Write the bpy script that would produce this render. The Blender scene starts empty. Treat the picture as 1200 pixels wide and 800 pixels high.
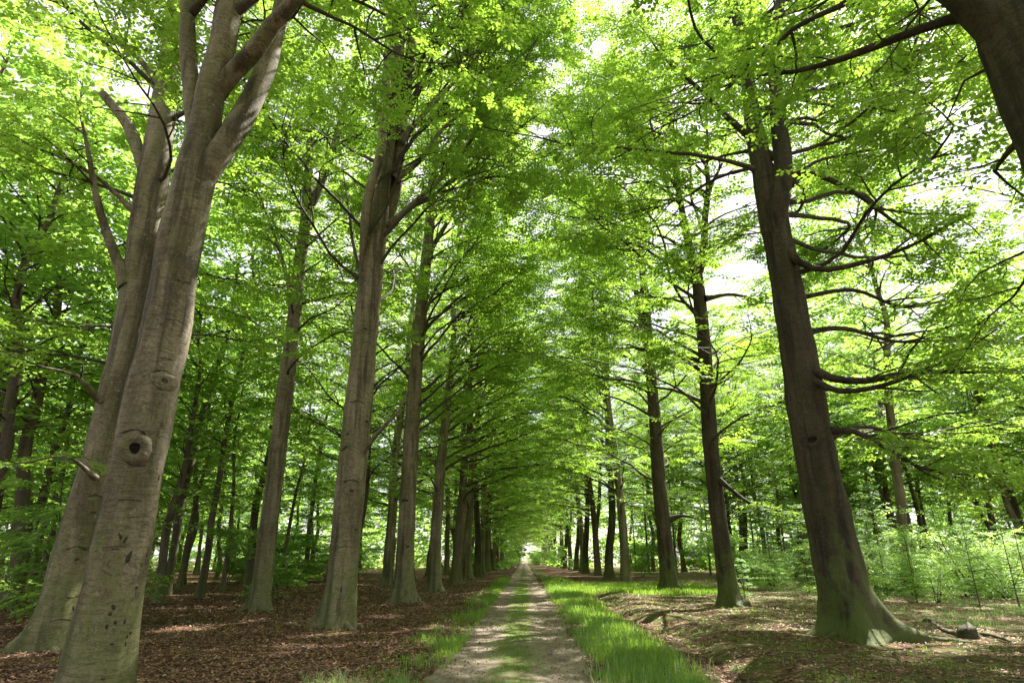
import bpy, math, random
import numpy as np
from mathutils import Vector, Matrix, Euler

# ------------------------------------------------------------------ camera, world, sun, exposure
SC = bpy.context.scene
F_PX, W_PX, H_PX = 730.0, 1200.0, 800.0
PITCH = math.atan(255.0 / F_PX)
YAW = math.radians(1.12)
EYE = 1.6
cam_d = bpy.data.cameras.new('camera')
cam = bpy.data.objects.new('camera', cam_d)
SC.collection.objects.link(cam)
cam_d.sensor_width = 36.0
cam_d.lens = F_PX / W_PX * 36.0
cam_d.clip_start = 0.05
cam_d.clip_end = 2000.0
cam.location = (0, 0, EYE)
cam.rotation_euler = (math.pi / 2 + PITCH, 0, YAW)
SC.camera = cam

SUN_EL, SUN_AZ = math.radians(52), math.radians(36)      # azimuth clockwise from the avenue's direction
world = bpy.data.worlds.new('World'); SC.world = world
world.use_nodes = True
wn, wl = world.node_tree.nodes, world.node_tree.links
wn.clear()
w_out = wn.new('ShaderNodeOutputWorld'); w_bg = wn.new('ShaderNodeBackground')
w_sky = wn.new('ShaderNodeTexSky'); w_sky.sky_type = 'NISHITA'; w_sky.sun_disc = False
w_sky.sun_elevation = SUN_EL; w_sky.sun_rotation = SUN_AZ
w_sky.air_density = 1.0; w_sky.dust_density = 2.0; w_sky.ozone_density = 1.0
w_geo = wn.new('ShaderNodeTexCoord'); w_noise = wn.new('ShaderNodeTexNoise')
w_noise.inputs['Scale'].default_value = 2.2; w_noise.inputs['Detail'].default_value = 6
w_ramp = wn.new('ShaderNodeMapRange')
w_ramp.inputs[1].default_value = 0.3; w_ramp.inputs[2].default_value = 0.62
w_ramp.inputs[3].default_value = 0.45; w_ramp.inputs[4].default_value = 1.0
w_mix = wn.new('ShaderNodeMix'); w_mix.data_type = 'RGBA'
w_mix.inputs[7].default_value = (3.9, 3.75, 3.8, 1)          # thin bright cloud
wl.new(w_geo.outputs['Generated'], w_noise.inputs['Vector'])
wl.new(w_noise.outputs['Fac'], w_ramp.inputs[0])
wl.new(w_ramp.outputs[0], w_mix.inputs[0])
wl.new(w_sky.outputs[0], w_mix.inputs[6])
wl.new(w_mix.outputs[2], w_bg.inputs[0]); w_bg.inputs[1].default_value = 0.10
wl.new(w_bg.outputs[0], w_out.inputs[0])

sun_d = bpy.data.lights.new('sun', 'SUN'); sun_d.energy = 5.0; sun_d.angle = math.radians(0.55)
sun_d.color = (1.0, 0.95, 0.86)
sun = bpy.data.objects.new('sun', sun_d); SC.collection.objects.link(sun)
sun_dir = Vector((math.sin(SUN_AZ) * math.cos(SUN_EL), math.cos(SUN_AZ) * math.cos(SUN_EL), math.sin(SUN_EL)))
sun.rotation_euler = sun_dir.to_track_quat('Z', 'Y').to_euler()

vs = SC.view_settings
vs.view_transform = 'Standard'; vs.look = 'None'; vs.gamma = 1.0; vs.use_curve_mapping = False
vs.exposure = 1.95
cy = SC.cycles
cy.use_denoising = True
try: cy.denoiser = 'OPENIMAGEDENOISE'
except Exception: pass
cy.max_bounces = 12; cy.diffuse_bounces = 8; cy.glossy_bounces = 2; cy.transmission_bounces = 6
cy.transparent_max_bounces = 4; cy.caustics_reflective = False; cy.caustics_refractive = False
cy.sample_clamp_indirect = 6.0
cy.use_adaptive_sampling = True; cy.adaptive_threshold = 0.02
SC.render.use_persistent_data = False

# ------------------------------------------------------------------ pixel -> place
CR = Euler((math.pi / 2 + PITCH, 0, YAW)).to_matrix()
CAXIS = CR @ Vector((0, 0, -1))
def at(px, py, Y):
    """the point on the upright plane y = Y seen at pixel (px, py) of the photograph"""
    d = CR @ Vector(((px - 600) / F_PX, (400 - py) / F_PX, -1))
    t = Y / d.y
    return np.array([d.x * t, Y, EYE + d.z * t])
def on_ground(px, py):
    d = CR @ Vector(((px - 600) / F_PX, (400 - py) / F_PX, -1))
    t = -EYE / d.z
    return (d.x * t, d.y * t)
def width_at(p, w):
    return w / F_PX * (Vector(p) - Vector((0, 0, EYE))).dot(CAXIS)

# ------------------------------------------------------------------ materials
def mat_new(name):
    m = bpy.data.materials.new(name); m.use_nodes = True
    n = m.node_tree.nodes; n.clear()
    return m, n, m.node_tree.links
def N(n, t, **kw):
    x = n.new(t)
    for k, v in kw.items():
        if k.startswith('i_'): x.inputs[k[2:].replace('_', ' ')].default_value = v
        else: setattr(x, k, v)
    return x
def ramp(n, stops, interp='LINEAR'):
    r = n.new('ShaderNodeValToRGB'); r.color_ramp.interpolation = interp
    while len(r.color_ramp.elements) < len(stops): r.color_ramp.elements.new(0.5)
    for e, (p, c) in zip(r.color_ramp.elements, stops):
        e.position = p; e.color = (*c, 1) if len(c) == 3 else c
    return r
def mixc(n, l, fac, a, b, blend='MIX'):
    m = n.new('ShaderNodeMix'); m.data_type = 'RGBA'; m.blend_type = blend
    for idx, v in ((0, fac), (6, a), (7, b)):
        if hasattr(v, 'is_output'): l.new(v, m.inputs[idx])
        elif idx == 0: m.inputs[0].default_value = v
        else: m.inputs[idx].default_value = (*v, 1)
    return m.outputs[2]

def leaf_material(name, dark, light, trans, tmix=0.5, rough=0.5):
    m, n, l = mat_new(name)
    out = n.new('ShaderNodeOutputMaterial')
    g = n.new('ShaderNodeNewGeometry'); tc = n.new('ShaderNodeTexCoord')
    oi = n.new('ShaderNodeObjectInfo')
    noi = N(n, 'ShaderNodeTexNoise', i_Scale=0.35, i_Detail=2.0)
    l.new(tc.outputs['Object'], noi.inputs['Vector'])
    a = n.new('ShaderNodeMath'); a.operation = 'MULTIPLY_ADD'
    l.new(g.outputs['Random Per Island'], a.inputs[0]); a.inputs[1].default_value = 0.6
    l.new(noi.outputs['Fac'], a.inputs[2])
    b = n.new('ShaderNodeMath'); b.operation = 'SUBTRACT'; l.new(a.outputs[0], b.inputs[0]); b.inputs[1].default_value = 0.3
    col = mixc(n, l, b.outputs[0], dark, light)
    tcol = mixc(n, l, b.outputs[0], tuple(c * 0.8 for c in trans), tuple(c * 1.25 for c in trans))
    d = n.new('ShaderNodeBsdfDiffuse'); l.new(col, d.inputs[0])
    t = n.new('ShaderNodeBsdfTranslucent'); l.new(tcol, t.inputs[0])
    gl = n.new('ShaderNodeBsdfGlossy'); gl.inputs[0].default_value = (1, 1, 1, 1); gl.inputs['Roughness'].default_value = rough
    ad = n.new('ShaderNodeAddShader'); l.new(d.outputs[0], ad.inputs[0]); l.new(t.outputs[0], ad.inputs[1])
    mx = n.new('ShaderNodeMixShader'); mx.inputs[0].default_value = 0.035
    l.new(ad.outputs[0], mx.inputs[1]); l.new(gl.outputs[0], mx.inputs[2])
    l.new(mx.outputs[0], out.inputs[0])
    return m

M = {}
M['beech_leaf'] = leaf_material('beech_leaf', (0.042, 0.088, 0.018), (0.085, 0.142, 0.026), (0.205, 0.325, 0.034))
M['forest_leaf'] = leaf_material('forest_leaf', (0.048, 0.095, 0.024), (0.095, 0.155, 0.036), (0.20, 0.32, 0.05))
M['pale_leaf'] = leaf_material('pale_leaf', (0.10, 0.175, 0.05), (0.19, 0.27, 0.085), (0.28, 0.40, 0.09))
M['needle'] = leaf_material('needle', (0.055, 0.11, 0.045), (0.13, 0.19, 0.08), (0.18, 0.29, 0.09))
M['grass'] = leaf_material('grass', (0.04, 0.09, 0.012), (0.10, 0.17, 0.03), (0.16, 0.26, 0.02))
M['dry_grass'] = leaf_material('dry_grass', (0.08, 0.13, 0.04), (0.2, 0.24, 0.10), (0.16, 0.24, 0.07))

def bark_material(name, c1, c2, dark, ridge=0.0, moss=0.35, streak=0.5):
    m, n, l = mat_new(name)
    out = n.new('ShaderNodeOutputMaterial'); bs = n.new('ShaderNodeBsdfPrincipled')
    bs.inputs['Roughness'].default_value = 0.78; bs.inputs['Specular IOR Level'].default_value = 0.25
    tc = n.new('ShaderNodeTexCoord')
    def noise(scale, sx=1, sy=1, sz=1, detail=4.0, rough=0.55, dist=0.0):
        mp = n.new('ShaderNodeMapping'); mp.inputs['Scale'].default_value = (sx, sy, sz)
        l.new(tc.outputs['Object'], mp.inputs[0])
        t = N(n, 'ShaderNodeTexNoise', i_Scale=scale, i_Detail=detail, i_Roughness=rough, i_Distortion=dist)
        l.new(mp.outputs[0], t.inputs['Vector']); return t.outputs['Fac']
    big = noise(2.6, 1, 1, 0.22, 5.0)
    fine = noise(38, 1, 1, 1, 7.0, 0.65)
    vert = noise(4.0, 1, 1, 0.07, 5.0, 0.6)
    horiz = noise(5.0, 0.5, 0.5, 3.6, 6.0, 0.68, 1.6)
    r1 = ramp(n, [(0.38, c2), (0.58, c1)]); l.new(big, r1.inputs[0])
    rv = ramp(n, [(0.40, (0, 0, 0)), (0.50, (1, 1, 1))]); l.new(vert, rv.inputs[0])
    inv = n.new('ShaderNodeMath'); inv.operation = 'MULTIPLY_ADD'; l.new(rv.outputs[0], inv.inputs[0]); inv.inputs[1].default_value = -streak; inv.inputs[2].default_value = streak
    c = mixc(n, l, inv.outputs[0], r1.outputs[0], dark)
    rh = ramp(n, [(0.29, (1, 1, 1)), (0.34, (0, 0, 0))]); l.new(horiz, rh.inputs[0])
    hm = n.new('ShaderNodeMath'); hm.operation = 'MULTIPLY'; l.new(rh.outputs[0], hm.inputs[0]); hm.inputs[1].default_value = 0.5
    c = mixc(n, l, hm.outputs[0], c, tuple(x * 0.55 for x in dark))
    rf = ramp(n, [(0.3, (0.62, 0.62, 0.62)), (0.7, (1.35, 1.35, 1.35))]); l.new(fine, rf.inputs[0])
    c = mixc(n, l, 1.0, c, rf.outputs[0], 'MULTIPLY')
    al = noise(3.4, 1, 1, 0.13, 5.0, 0.6)                      # algae running down in green streaks
    ra = ramp(n, [(0.50, (0, 0, 0)), (0.66, (0.6, 0.6, 0.6))]); l.new(al, ra.inputs[0])
    c = mixc(n, l, ra.outputs[0], c, (c1[0] * .62, c1[1] * .78, c1[2] * .42))
    wr = noise(2.2, 0.5, 0.5, 2.4, 6.0, 0.7, 1.5)              # folds and dark wrinkles
    rw = ramp(n, [(0.47, (0, 0, 0)), (0.50, (0.7, 0.7, 0.7)), (0.53, (0, 0, 0))]); l.new(wr, rw.inputs[0])
    c = mixc(n, l, rw.outputs[0], c, dark)
    # pale lichen freckles
    sp = noise(9, 1, 1, 1, 5.0, 0.7)
    rs = ramp(n, [(0.60, (0, 0, 0)), (0.70, (0.5, 0.5, 0.5))]); l.new(sp, rs.inputs[0])
    c = mixc(n, l, rs.outputs[0], c, tuple(min(1, x * 1.7) for x in c1))
    # moss: stronger near the foot
    sep = n.new('ShaderNodeSeparateXYZ'); l.new(tc.outputs['Object'], sep.inputs[0])
    mr = n.new('ShaderNodeMapRange'); l.new(sep.outputs[2], mr.inputs[0])
    mr.inputs[1].default_value = 0.0; mr.inputs[2].default_value = 3.2; mr.inputs[3].default_value = 0.70; mr.inputs[4].default_value = 0.36
    mn = noise(2.6, 1, 1, 0.6, 6.0, 0.65)
    sub = n.new('ShaderNodeMath'); sub.operation = 'SUBTRACT'; l.new(mr.outputs[0], sub.inputs[0]); l.new(mn, sub.inputs[1])
    mg = n.new('ShaderNodeMapRange'); l.new(sub.outputs[0], mg.inputs[0]); mg.inputs[1].default_value = -0.02; mg.inputs[2].default_value = 0.16; mg.inputs[3].default_value = 0; mg.inputs[4].default_value = moss
    c = mixc(n, l, mg.outputs[0], c, (0.10, 0.14, 0.025))
    l.new(c, bs.inputs['Base Color'])
    # relief
    addh = n.new('ShaderNodeMath'); addh.operation = 'MULTIPLY_ADD'; l.new(fine, addh.inputs[0]); addh.inputs[1].default_value = 0.35; hz = n.new('ShaderNodeMath'); hz.operation = 'MULTIPLY'; l.new(horiz, hz.inputs[0]); hz.inputs[1].default_value = 0.7; l.new(hz.outputs[0], addh.inputs[2])
    rg = noise(9.0, 1, 1, 0.12, 5.0)
    ad2 = n.new('ShaderNodeMath'); ad2.operation = 'MULTIPLY_ADD'; l.new(rg, ad2.inputs[0]); ad2.inputs[1].default_value = 0.4 + ridge; l.new(addh.outputs[0], ad2.inputs[2])
    bp = n.new('ShaderNodeBump'); bp.inputs['Strength'].default_value = 0.55; bp.inputs['Distance'].default_value = 0.03
    l.new(ad2.outputs[0], bp.inputs['Height']); l.new(bp.outputs[0], bs.inputs['Normal'])
    l.new(bs.outputs[0], out.inputs[0])
    return m
M['bark'] = bark_material('smooth_grey_bark', (0.27, 0.225, 0.15), (0.125, 0.105, 0.062), (0.04, 0.032, 0.021), streak=0.72)
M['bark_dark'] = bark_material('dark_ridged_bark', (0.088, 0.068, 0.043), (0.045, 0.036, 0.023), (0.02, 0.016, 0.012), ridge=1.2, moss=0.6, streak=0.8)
M['bark_forest'] = bark_material('forest_bark', (0.17, 0.135, 0.09), (0.10, 0.08, 0.055), (0.05, 0.042, 0.03), ridge=0.5, moss=0.45)
M['stump_bark'] = bark_material('stump_bark', (0.07, 0.055, 0.035), (0.035, 0.028, 0.018), (0.015, 0.012, 0.008), ridge=1.5, moss=0.12, streak=.8)
M['twig'] = bark_material('twig_bark', (0.10, 0.085, 0.06), (0.06, 0.05, 0.036), (0.03, 0.025, 0.02), moss=0.2)

def simple(name, c1, c2, scale=8, rough=0.9, bump=0.4):
    m, n, l = mat_new(name)
    out = n.new('ShaderNodeOutputMaterial'); bs = n.new('ShaderNodeBsdfPrincipled'); bs.inputs['Roughness'].default_value = rough
    bs.inputs['Specular IOR Level'].default_value = 0.2
    tc = n.new('ShaderNodeTexCoord'); t = N(n, 'ShaderNodeTexNoise', i_Scale=scale, i_Detail=6.0)
    l.new(tc.outputs['Object'], t.inputs['Vector'])
    r = ramp(n, [(0.3, c1), (0.7, c2)]); l.new(t.outputs['Fac'], r.inputs[0]); l.new(r.outputs[0], bs.inputs['Base Color'])
    bp = n.new('ShaderNodeBump'); bp.inputs['Strength'].default_value = bump; bp.inputs['Distance'].default_value = 0.02
    l.new(t.outputs['Fac'], bp.inputs['Height']); l.new(bp.outputs[0], bs.inputs['Normal']); l.new(bs.outputs[0], out.inputs[0])
    return m
M['hole_shade'] = simple('painted_hole_shade', (0.008, 0.006, 0.005), (0.02, 0.015, 0.01))  # near-black colour stands in for the shade inside a knot hole
M['callus'] = simple('callus_bark', (0.12, 0.10, 0.065), (0.30, 0.25, 0.17), 9)
M['scar'] = simple('bark_scar', (0.025, 0.02, 0.014), (0.09, 0.073, 0.05), 30)
M['dead_wood'] = simple('dead_wood', (0.06, 0.05, 0.035), (0.2, 0.17, 0.13), 10)
M['stone'] = simple('stone', (0.12, 0.11, 0.09), (0.28, 0.26, 0.22), 12)

def litter_material():
    m, n, l = mat_new('dry_leaf')
    out = n.new('ShaderNodeOutputMaterial'); bs = n.new('ShaderNodeBsdfPrincipled'); bs.inputs['Roughness'].default_value = 0.65
    g = n.new('ShaderNodeNewGeometry')
    r = ramp(n, [(0.0, (0.11, 0.052, 0.028)), (0.35, (0.22, 0.11, 0.062)), (0.7, (0.34, 0.185, 0.115)), (1.0, (0.42, 0.27, 0.18))])
    l.new(g.outputs['Random Per Island'], r.inputs[0]); l.new(r.outputs[0], bs.inputs['Base Color'])
    l.new(bs.outputs[0], out.inputs[0]); return m
M['dry_leaf'] = litter_material()

def ground_material():
    m, n, l = mat_new('forest_floor')
    out = n.new('ShaderNodeOutputMaterial'); bs = n.new('ShaderNodeBsdfPrincipled'); bs.inputs['Roughness'].default_value = 0.95
    bs.inputs['Specular IOR Level'].default_value = 0.1
    tc = n.new('ShaderNodeTexCoord')
    def noise(scale, detail=5.0, rough=0.6):
        t = N(n, 'ShaderNodeTexNoise', i_Scale=scale, i_Detail=detail, i_Roughness=rough)
        l.new(tc.outputs['Object'], t.inputs['Vector']); return t.outputs['Fac']
    v = N(n, 'ShaderNodeTexVoronoi', i_Scale=17.0); l.new(tc.outputs['Object'], v.inputs['Vector'])
    rv = n.new('ShaderNodeSeparateColor'); l.new(v.outputs['Color'], rv.inputs[0])
    r = ramp(n, [(0.0, (0.05, 0.028, 0.017)), (0.4, (0.11, 0.06, 0.038)), (0.75, (0.19, 0.11, 0.072)), (1.0, (0.32, 0.21, 0.15))])
    l.new(rv.outputs[0], r.inputs[0])
    soil = ramp(n, [(0.35, (0.45, 0.4, 0.35)), (0.65, (1.1, 1.1, 1.1))]); l.new(noise(3.0), soil.inputs[0])
    c = mixc(n, l, 1.0, r.outputs[0], soil.outputs[0], 'MULTIPLY')
    # how green the floor is where: painted per vertex from the place's layout (moss, grass)
    at_ = n.new('ShaderNodeAttribute'); at_.attribute_name = 'green'
    mn = n.new('ShaderNodeMath'); mn.operation = 'ADD'; l.new(noise(1.7, 7.0, 0.68), mn.inputs[0]); l.new(at_.outputs['Fac'], mn.inputs[1])
    mr = n.new('ShaderNodeMapRange'); l.new(mn.outputs[0], mr.inputs[0]); mr.inputs[1].default_value = 0.74; mr.inputs[2].default_value = 0.92
    moss = ramp(n, [(0.3, (0.05, 0.075, 0.018)), (0.7, (0.13, 0.155, 0.035))]); l.new(noise(9), moss.inputs[0])
    mm = n.new('ShaderNodeMath'); mm.operation = 'MULTIPLY'; l.new(mr.outputs[0], mm.inputs[0]); mm.inputs[1].default_value = 0.85
    c = mixc(n, l, mm.outputs[0], c, moss.outputs[0])
    # pale dry clearing
    at2 = n.new('ShaderNodeAttribute'); at2.attribute_name = 'dry'
    dn = n.new('ShaderNodeMath'); dn.operation = 'MULTIPLY'; l.new(at2.outputs['Fac'], dn.inputs[0]); l.new(noise(4.0), dn.inputs[1])
    c = mixc(n, l, dn.outputs[0], c, (0.34, 0.27, 0.18))
    l.new(c, bs.inputs['Base Color'])
    bp = n.new('ShaderNodeBump'); bp.inputs['Strength'].default_value = 0.8; bp.inputs['Distance'].default_value = 0.03
    hh = n.new('ShaderNodeMath'); hh.operation = 'ADD'; l.new(noise(14), hh.inputs[0]); l.new(rv.outputs[1], hh.inputs[1])
    l.new(hh.outputs[0], bp.inputs['Height']); l.new(bp.outputs[0], bs.inputs['Normal'])
    l.new(bs.outputs[0], out.inputs[0]); return m
M['ground'] = ground_material()

def path_material():
    m, n, l = mat_new('sandy_track')
    out = n.new('ShaderNodeOutputMaterial'); bs = n.new('ShaderNodeBsdfPrincipled'); bs.inputs['Roughness'].default_value = 0.95
    bs.inputs['Specular IOR Level'].default_value = 0.1
    tc = n.new('ShaderNodeTexCoord')
    def noise(scale, detail=5.0, rough=0.6, sx=1, sy=1):
        mp = n.new('ShaderNodeMapping'); mp.inputs['Scale'].default_value = (sx, sy, 1); l.new(tc.outputs['Object'], mp.inputs[0])
        t = N(n, 'ShaderNodeTexNoise', i_Scale=scale, i_Detail=detail, i_Roughness=rough)
        l.new(mp.outputs[0], t.inputs['Vector']); return t.outputs['Fac']
    g1 = ramp(n, [(0.3, (0.17, 0.135, 0.10)), (0.7, (0.34, 0.28, 0.22))]); l.new(noise(1.6, 8.0, 0.7, 1, 0.5), g1.inputs[0])
    v = N(n, 'ShaderNodeTexVoronoi', i_Scale=48.0); l.new(tc.outputs['Object'], v.inputs['Vector'])
    sv = n.new('ShaderNodeSeparateColor'); l.new(v.outputs['Color'], sv.inputs[0])
    g2 = ramp(n, [(0.0, (0.78, 0.77, 0.75)), (0.85, (1.08, 1.08, 1.08)), (1.0, (1.4, 1.37, 1.33))]); l.new(sv.outputs[0], g2.inputs[0])
    c = mixc(n, l, 1.0, g1.outputs[0], g2.outputs[0], 'MULTIPLY')
    at_ = n.new('ShaderNodeAttribute'); at_.attribute_name = 'green'
    mn = n.new('ShaderNodeMath'); mn.operation = 'ADD'; l.new(noise(2.4, 7.0, 0.7, 1, 0.6), mn.inputs[0]); l.new(at_.outputs['Fac'], mn.inputs[1])
    mr = n.new('ShaderNodeMapRange'); l.new(mn.outputs[0], mr.inputs[0]); mr.inputs[1].default_value = 0.78; mr.inputs[2].default_value = 0.95
    moss = ramp(n, [(0.3, (0.07, 0.085, 0.025)), (0.7, (0.15, 0.17, 0.05))]); l.new(noise(12), moss.inputs[0])
    mm = n.new('ShaderNodeMath'); mm.operation = 'MULTIPLY'; l.new(mr.outputs[0], mm.inputs[0]); mm.inputs[1].default_value = 0.75
    c = mixc(n, l, mm.outputs[0], c, moss.outputs[0])
    at2 = n.new('ShaderNodeAttribute'); at2.attribute_name = 'edge'
    en = n.new('ShaderNodeMath'); en.operation = 'ADD'; l.new(noise(3.5, 6.0, 0.7), en.inputs[0]); l.new(at2.outputs['Fac'], en.inputs[1])
    er = n.new('ShaderNodeMapRange'); l.new(en.outputs[0], er.inputs[0]); er.inputs[1].default_value = 0.85; er.inputs[2].default_value = 1.05
    c = mixc(n, l, er.outputs[0], c, (0.10, 0.065, 0.042))
    l.new(c, bs.inputs['Base Color'])
    bp = n.new('ShaderNodeBump'); bp.inputs['Strength'].default_value = 0.6; bp.inputs['Distance'].default_value = 0.015
    hh = n.new('ShaderNodeMath'); hh.operation = 'ADD'; l.new(noise(20), hh.inputs[0]); l.new(sv.outputs[1], hh.inputs[1])
    l.new(hh.outputs[0], bp.inputs['Height']); l.new(bp.outputs[0], bs.inputs['Normal'])
    l.new(bs.outputs[0], out.inputs[0]); return m
M['path'] = path_material()

# ------------------------------------------------------------------ mesh helpers
def np_mesh(name, verts, faces, mat, k=None, smooth=False, attrs=None):
    """verts (n,3); faces (m,k) index array or list of such arrays of different k"""
    verts = np.asarray(verts, dtype=np.float32)
    fs = faces if isinstance(faces, list) else [faces]
    fs = [np.asarray(f, dtype=np.int32) for f in fs if len(f)]
    me = bpy.data.meshes.new(name)
    me.vertices.add(len(verts)); me.vertices.foreach_set('co', verts.ravel())
    nl = sum(f.size for f in fs); npoly = sum(len(f) for f in fs)
    me.loops.add(nl); me.polygons.add(npoly)
    me.loops.foreach_set('vertex_index', np.concatenate([f.ravel() for f in fs]))
    tot = np.concatenate([np.full(len(f), f.shape[1], dtype=np.int32) for f in fs])
    st = np.concatenate([[0], np.cumsum(tot)[:-1]]).astype(np.int32)
    me.polygons.foreach_set('loop_start', st)
    if smooth: me.polygons.foreach_set('use_smooth', np.ones(npoly, dtype=bool))
    me.update(calc_edges=True)
    if attrs:
        for an, av in attrs.items():
            a = me.attributes.new(an, 'FLOAT', 'POINT'); a.data.foreach_set('value', np.asarray(av, dtype=np.float32))
    me.materials.append(mat)
    return me
def link(name, data, parent=None, loc=(0, 0, 0), kind=None):
    o = bpy.data.objects.new(name, data); SC.collection.objects.link(o)
    o.location = loc
    if parent: o.parent = parent
    if kind: o['kind'] = kind
    return o
def thing(name, label, cat, loc=(0, 0, 0), group=None, rz=0.0):
    o = link(name, None, None, loc); o['label'] = label; o['category'] = cat; o.rotation_euler = (0, 0, rz)
    o.empty_display_size = 0.3
    if group: o['group'] = group
    return o
def copy_tree(src, loc, rz, sc, label, group):
    r = src.copy(); SC.collection.objects.link(r); r.location = loc; r.rotation_euler = (0, 0, rz); r.scale = (sc, sc, sc)
    r['label'] = label
    if group: r['group'] = group
    for ch in list(src.children):
        c = ch.copy(); SC.collection.objects.link(c); c.parent = r
        for g in list(ch.children):
            d = g.copy(); SC.collection.objects.link(d); d.parent = c
    return r

def resample(pts, rad, step):
    """Catmull-Rom through pts with radii"""
    P = np.asarray(pts, float); R = np.asarray(rad, float)
    P = np.vstack([2 * P[0] - P[1], P, 2 * P[-1] - P[-2]]); R = np.concatenate([[R[0]], R, [R[-1]]])
    op, orr = [], []
    for i in range(1, len(P) - 2):
        L = np.linalg.norm(P[i + 1] - P[i]); k = max(1, int(round(L / step)))
        for j in range(k):
            t = j / k
            a, b, c, d = P[i - 1], P[i], P[i + 1], P[i + 2]
            op.append(0.5 * ((2 * b) + (c - a) * t + (2 * a - 5 * b + 4 * c - d) * t * t + (3 * b - a - 3 * c + d) * t ** 3))
            orr.append(R[i] + (R[i + 1] - R[i]) * t)
    op.append(P[-2]); orr.append(R[-2])
    return np.array(op), np.array(orr)

class Tubes:
    def __init__(s): s.v = []; s.q = []; s.t = []; s.n = 0
    def add(s, pts, rad, sides, modul=None):
        P = np.asarray(pts, float); n = len(P)
        if n < 2: return
        T = np.gradient(P, axis=0); T /= np.linalg.norm(T, axis=1)[:, None] + 1e-9
        ref = np.array([0.0, 1.0, 0.0]) if abs(T[0][1]) < 0.8 else np.array([1.0, 0, 0])
        U = np.zeros_like(P); u = np.cross(ref, T[0]); u /= np.linalg.norm(u)
        for i in range(n):
            u = u - T[i] * np.dot(u, T[i]); u /= np.linalg.norm(u) + 1e-9; U[i] = u
        V = np.cross(T, U)
        ang = np.linspace(0, 2 * np.pi, sides, endpoint=False)
        R = np.asarray(rad, float)[:, None] * np.ones((1, sides))
        if modul is not None: R = R * modul(P, ang)
        ring = P[:, None, :] + R[:, :, None] * (np.cos(ang)[None, :, None] * U[:, None, :] + np.sin(ang)[None, :, None] * V[:, None, :])
        s.v.append(ring.reshape(-1, 3))
        i = np.arange(n - 1)[:, None] * sides; j = np.arange(sides)[None, :]; j2 = (j + 1) % sides
        s.q.append(np.stack([i + j, i + j2, i + sides + j2, i + sides + j], -1).reshape(-1, 4) + s.n)
        s.v.append(P[-1:] + T[-1:] * R[-1].mean()*0.8)
        tip = s.n + n * sides; b = s.n + (n - 1) * sides
        s.t.append(np.stack([b + j[0], b + j2[0], np.full(sides, tip)], -1))
        s.n += n * sides + 1
    def mesh(s, name, mat, origin=(0, 0, 0)):
        return np_mesh(name, np.concatenate(s.v) - np.array(origin), [np.concatenate(s.q), np.concatenate(s.t)], mat, smooth=True)

# ------------------------------------------------------------------ leaves
def leaf_verts(base, d, nrm, L, Wd):
    side = np.cross(nrm, d); side /= np.linalg.norm(side) + 1e-9
    m = base + d * L * 0.45
    return [base, m + side * Wd * 0.5 + nrm * L * 0.06, base + d * L - nrm * L * 0.06, m - side * Wd * 0.5 + nrm * L * 0.06]
def spray_template(seed, nleaf, twig, L):
    """a flat beech spray: leaves set alternately on a zigzag twig and two side twigs; lies in xy, points to +x"""
    r = random.Random(seed); out = []
    segs = [(np.array([0.0, 0, 0]), np.array([1.0, 0, 0]), twig, int(nleaf * 0.5))]
    for sgn, s in ((1, 0.28), (-1, 0.5)):
        a = math.radians(r.uniform(35, 50)) * sgn
        segs.append((np.array([twig * s, 0, 0]), np.array([math.cos(a), math.sin(a), 0]), twig * r.uniform(0.5, 0.65), int(nleaf * 0.25)))
    for o, d, ln, k in segs:
        for i in range(k):
            t = (i + 0.6) / k
            b = o + d * ln * t + np.array([0, 0, -0.10 * (ln * t) ** 2 + r.uniform(-.02, .02)])
            sg = 1 if i % 2 else -1
            a = math.radians(sg * r.uniform(35, 65)) if i < k - 1 else 0
            ca, sa = math.cos(a), math.sin(a)
            dd = np.array([d[0] * ca - d[1] * sa, d[0] * sa + d[1] * ca, r.uniform(-.35, .1)]); dd /= np.linalg.norm(dd)
            nn = np.array([r.uniform(-.4, .4), r.uniform(-.4, .4), 1.0]); nn -= dd * nn.dot(dd); nn /= np.linalg.norm(nn)
            ll = L * r.uniform(0.75, 1.15)
            out.append(leaf_verts(b, dd, nn, ll, ll * 0.66))
    return np.array(out)        # (k,4,3)
SPRAY = {}
def sprays(kind, nleaf, twig, L, var=4):
    key = (kind, nleaf, twig, L)
    if key not in SPRAY: SPRAY[key] = [spray_template(k * 17 + nleaf, nleaf, twig, L) for k in range(var)]
    return SPRAY[key]
def build_sprays(rng, pos, dirs, scale, templates, tilt=0.28):
    """place one template per row of pos, pointing along dirs, lying about level"""
    pos = np.asarray(pos); D = np.asarray(dirs, float); D /= np.linalg.norm(D, axis=1)[:, None] + 1e-9
    n = len(pos)
    up = np.column_stack([rng.normal(0, tilt, n), rng.normal(0, tilt, n), np.ones(n)])
    up -= D * (up * D).sum(1)[:, None]; up /= np.linalg.norm(up, axis=1)[:, None] + 1e-9
    S = np.cross(up, D)
    Rm = np.stack([D, S, up], 1) * np.asarray(scale)[:, None, None]        # rows are the images of x, y, z
    which = rng.integers(0, len(templates), n); out = []
    for k, T in enumerate(templates):
        sel = np.where(which == k)[0]
        if not len(sel): continue
        v = np.einsum('lvi,nij->nlvj', T, Rm[sel]) + pos[sel][:, None, None, :]
        out.append(v.reshape(-1, 3))
    return np.concatenate(out)
def leaf_mesh(name, verts, mat):
    return np_mesh(name, verts, np.arange(len(verts), dtype=np.int32).reshape(-1, 4), mat)

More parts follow.
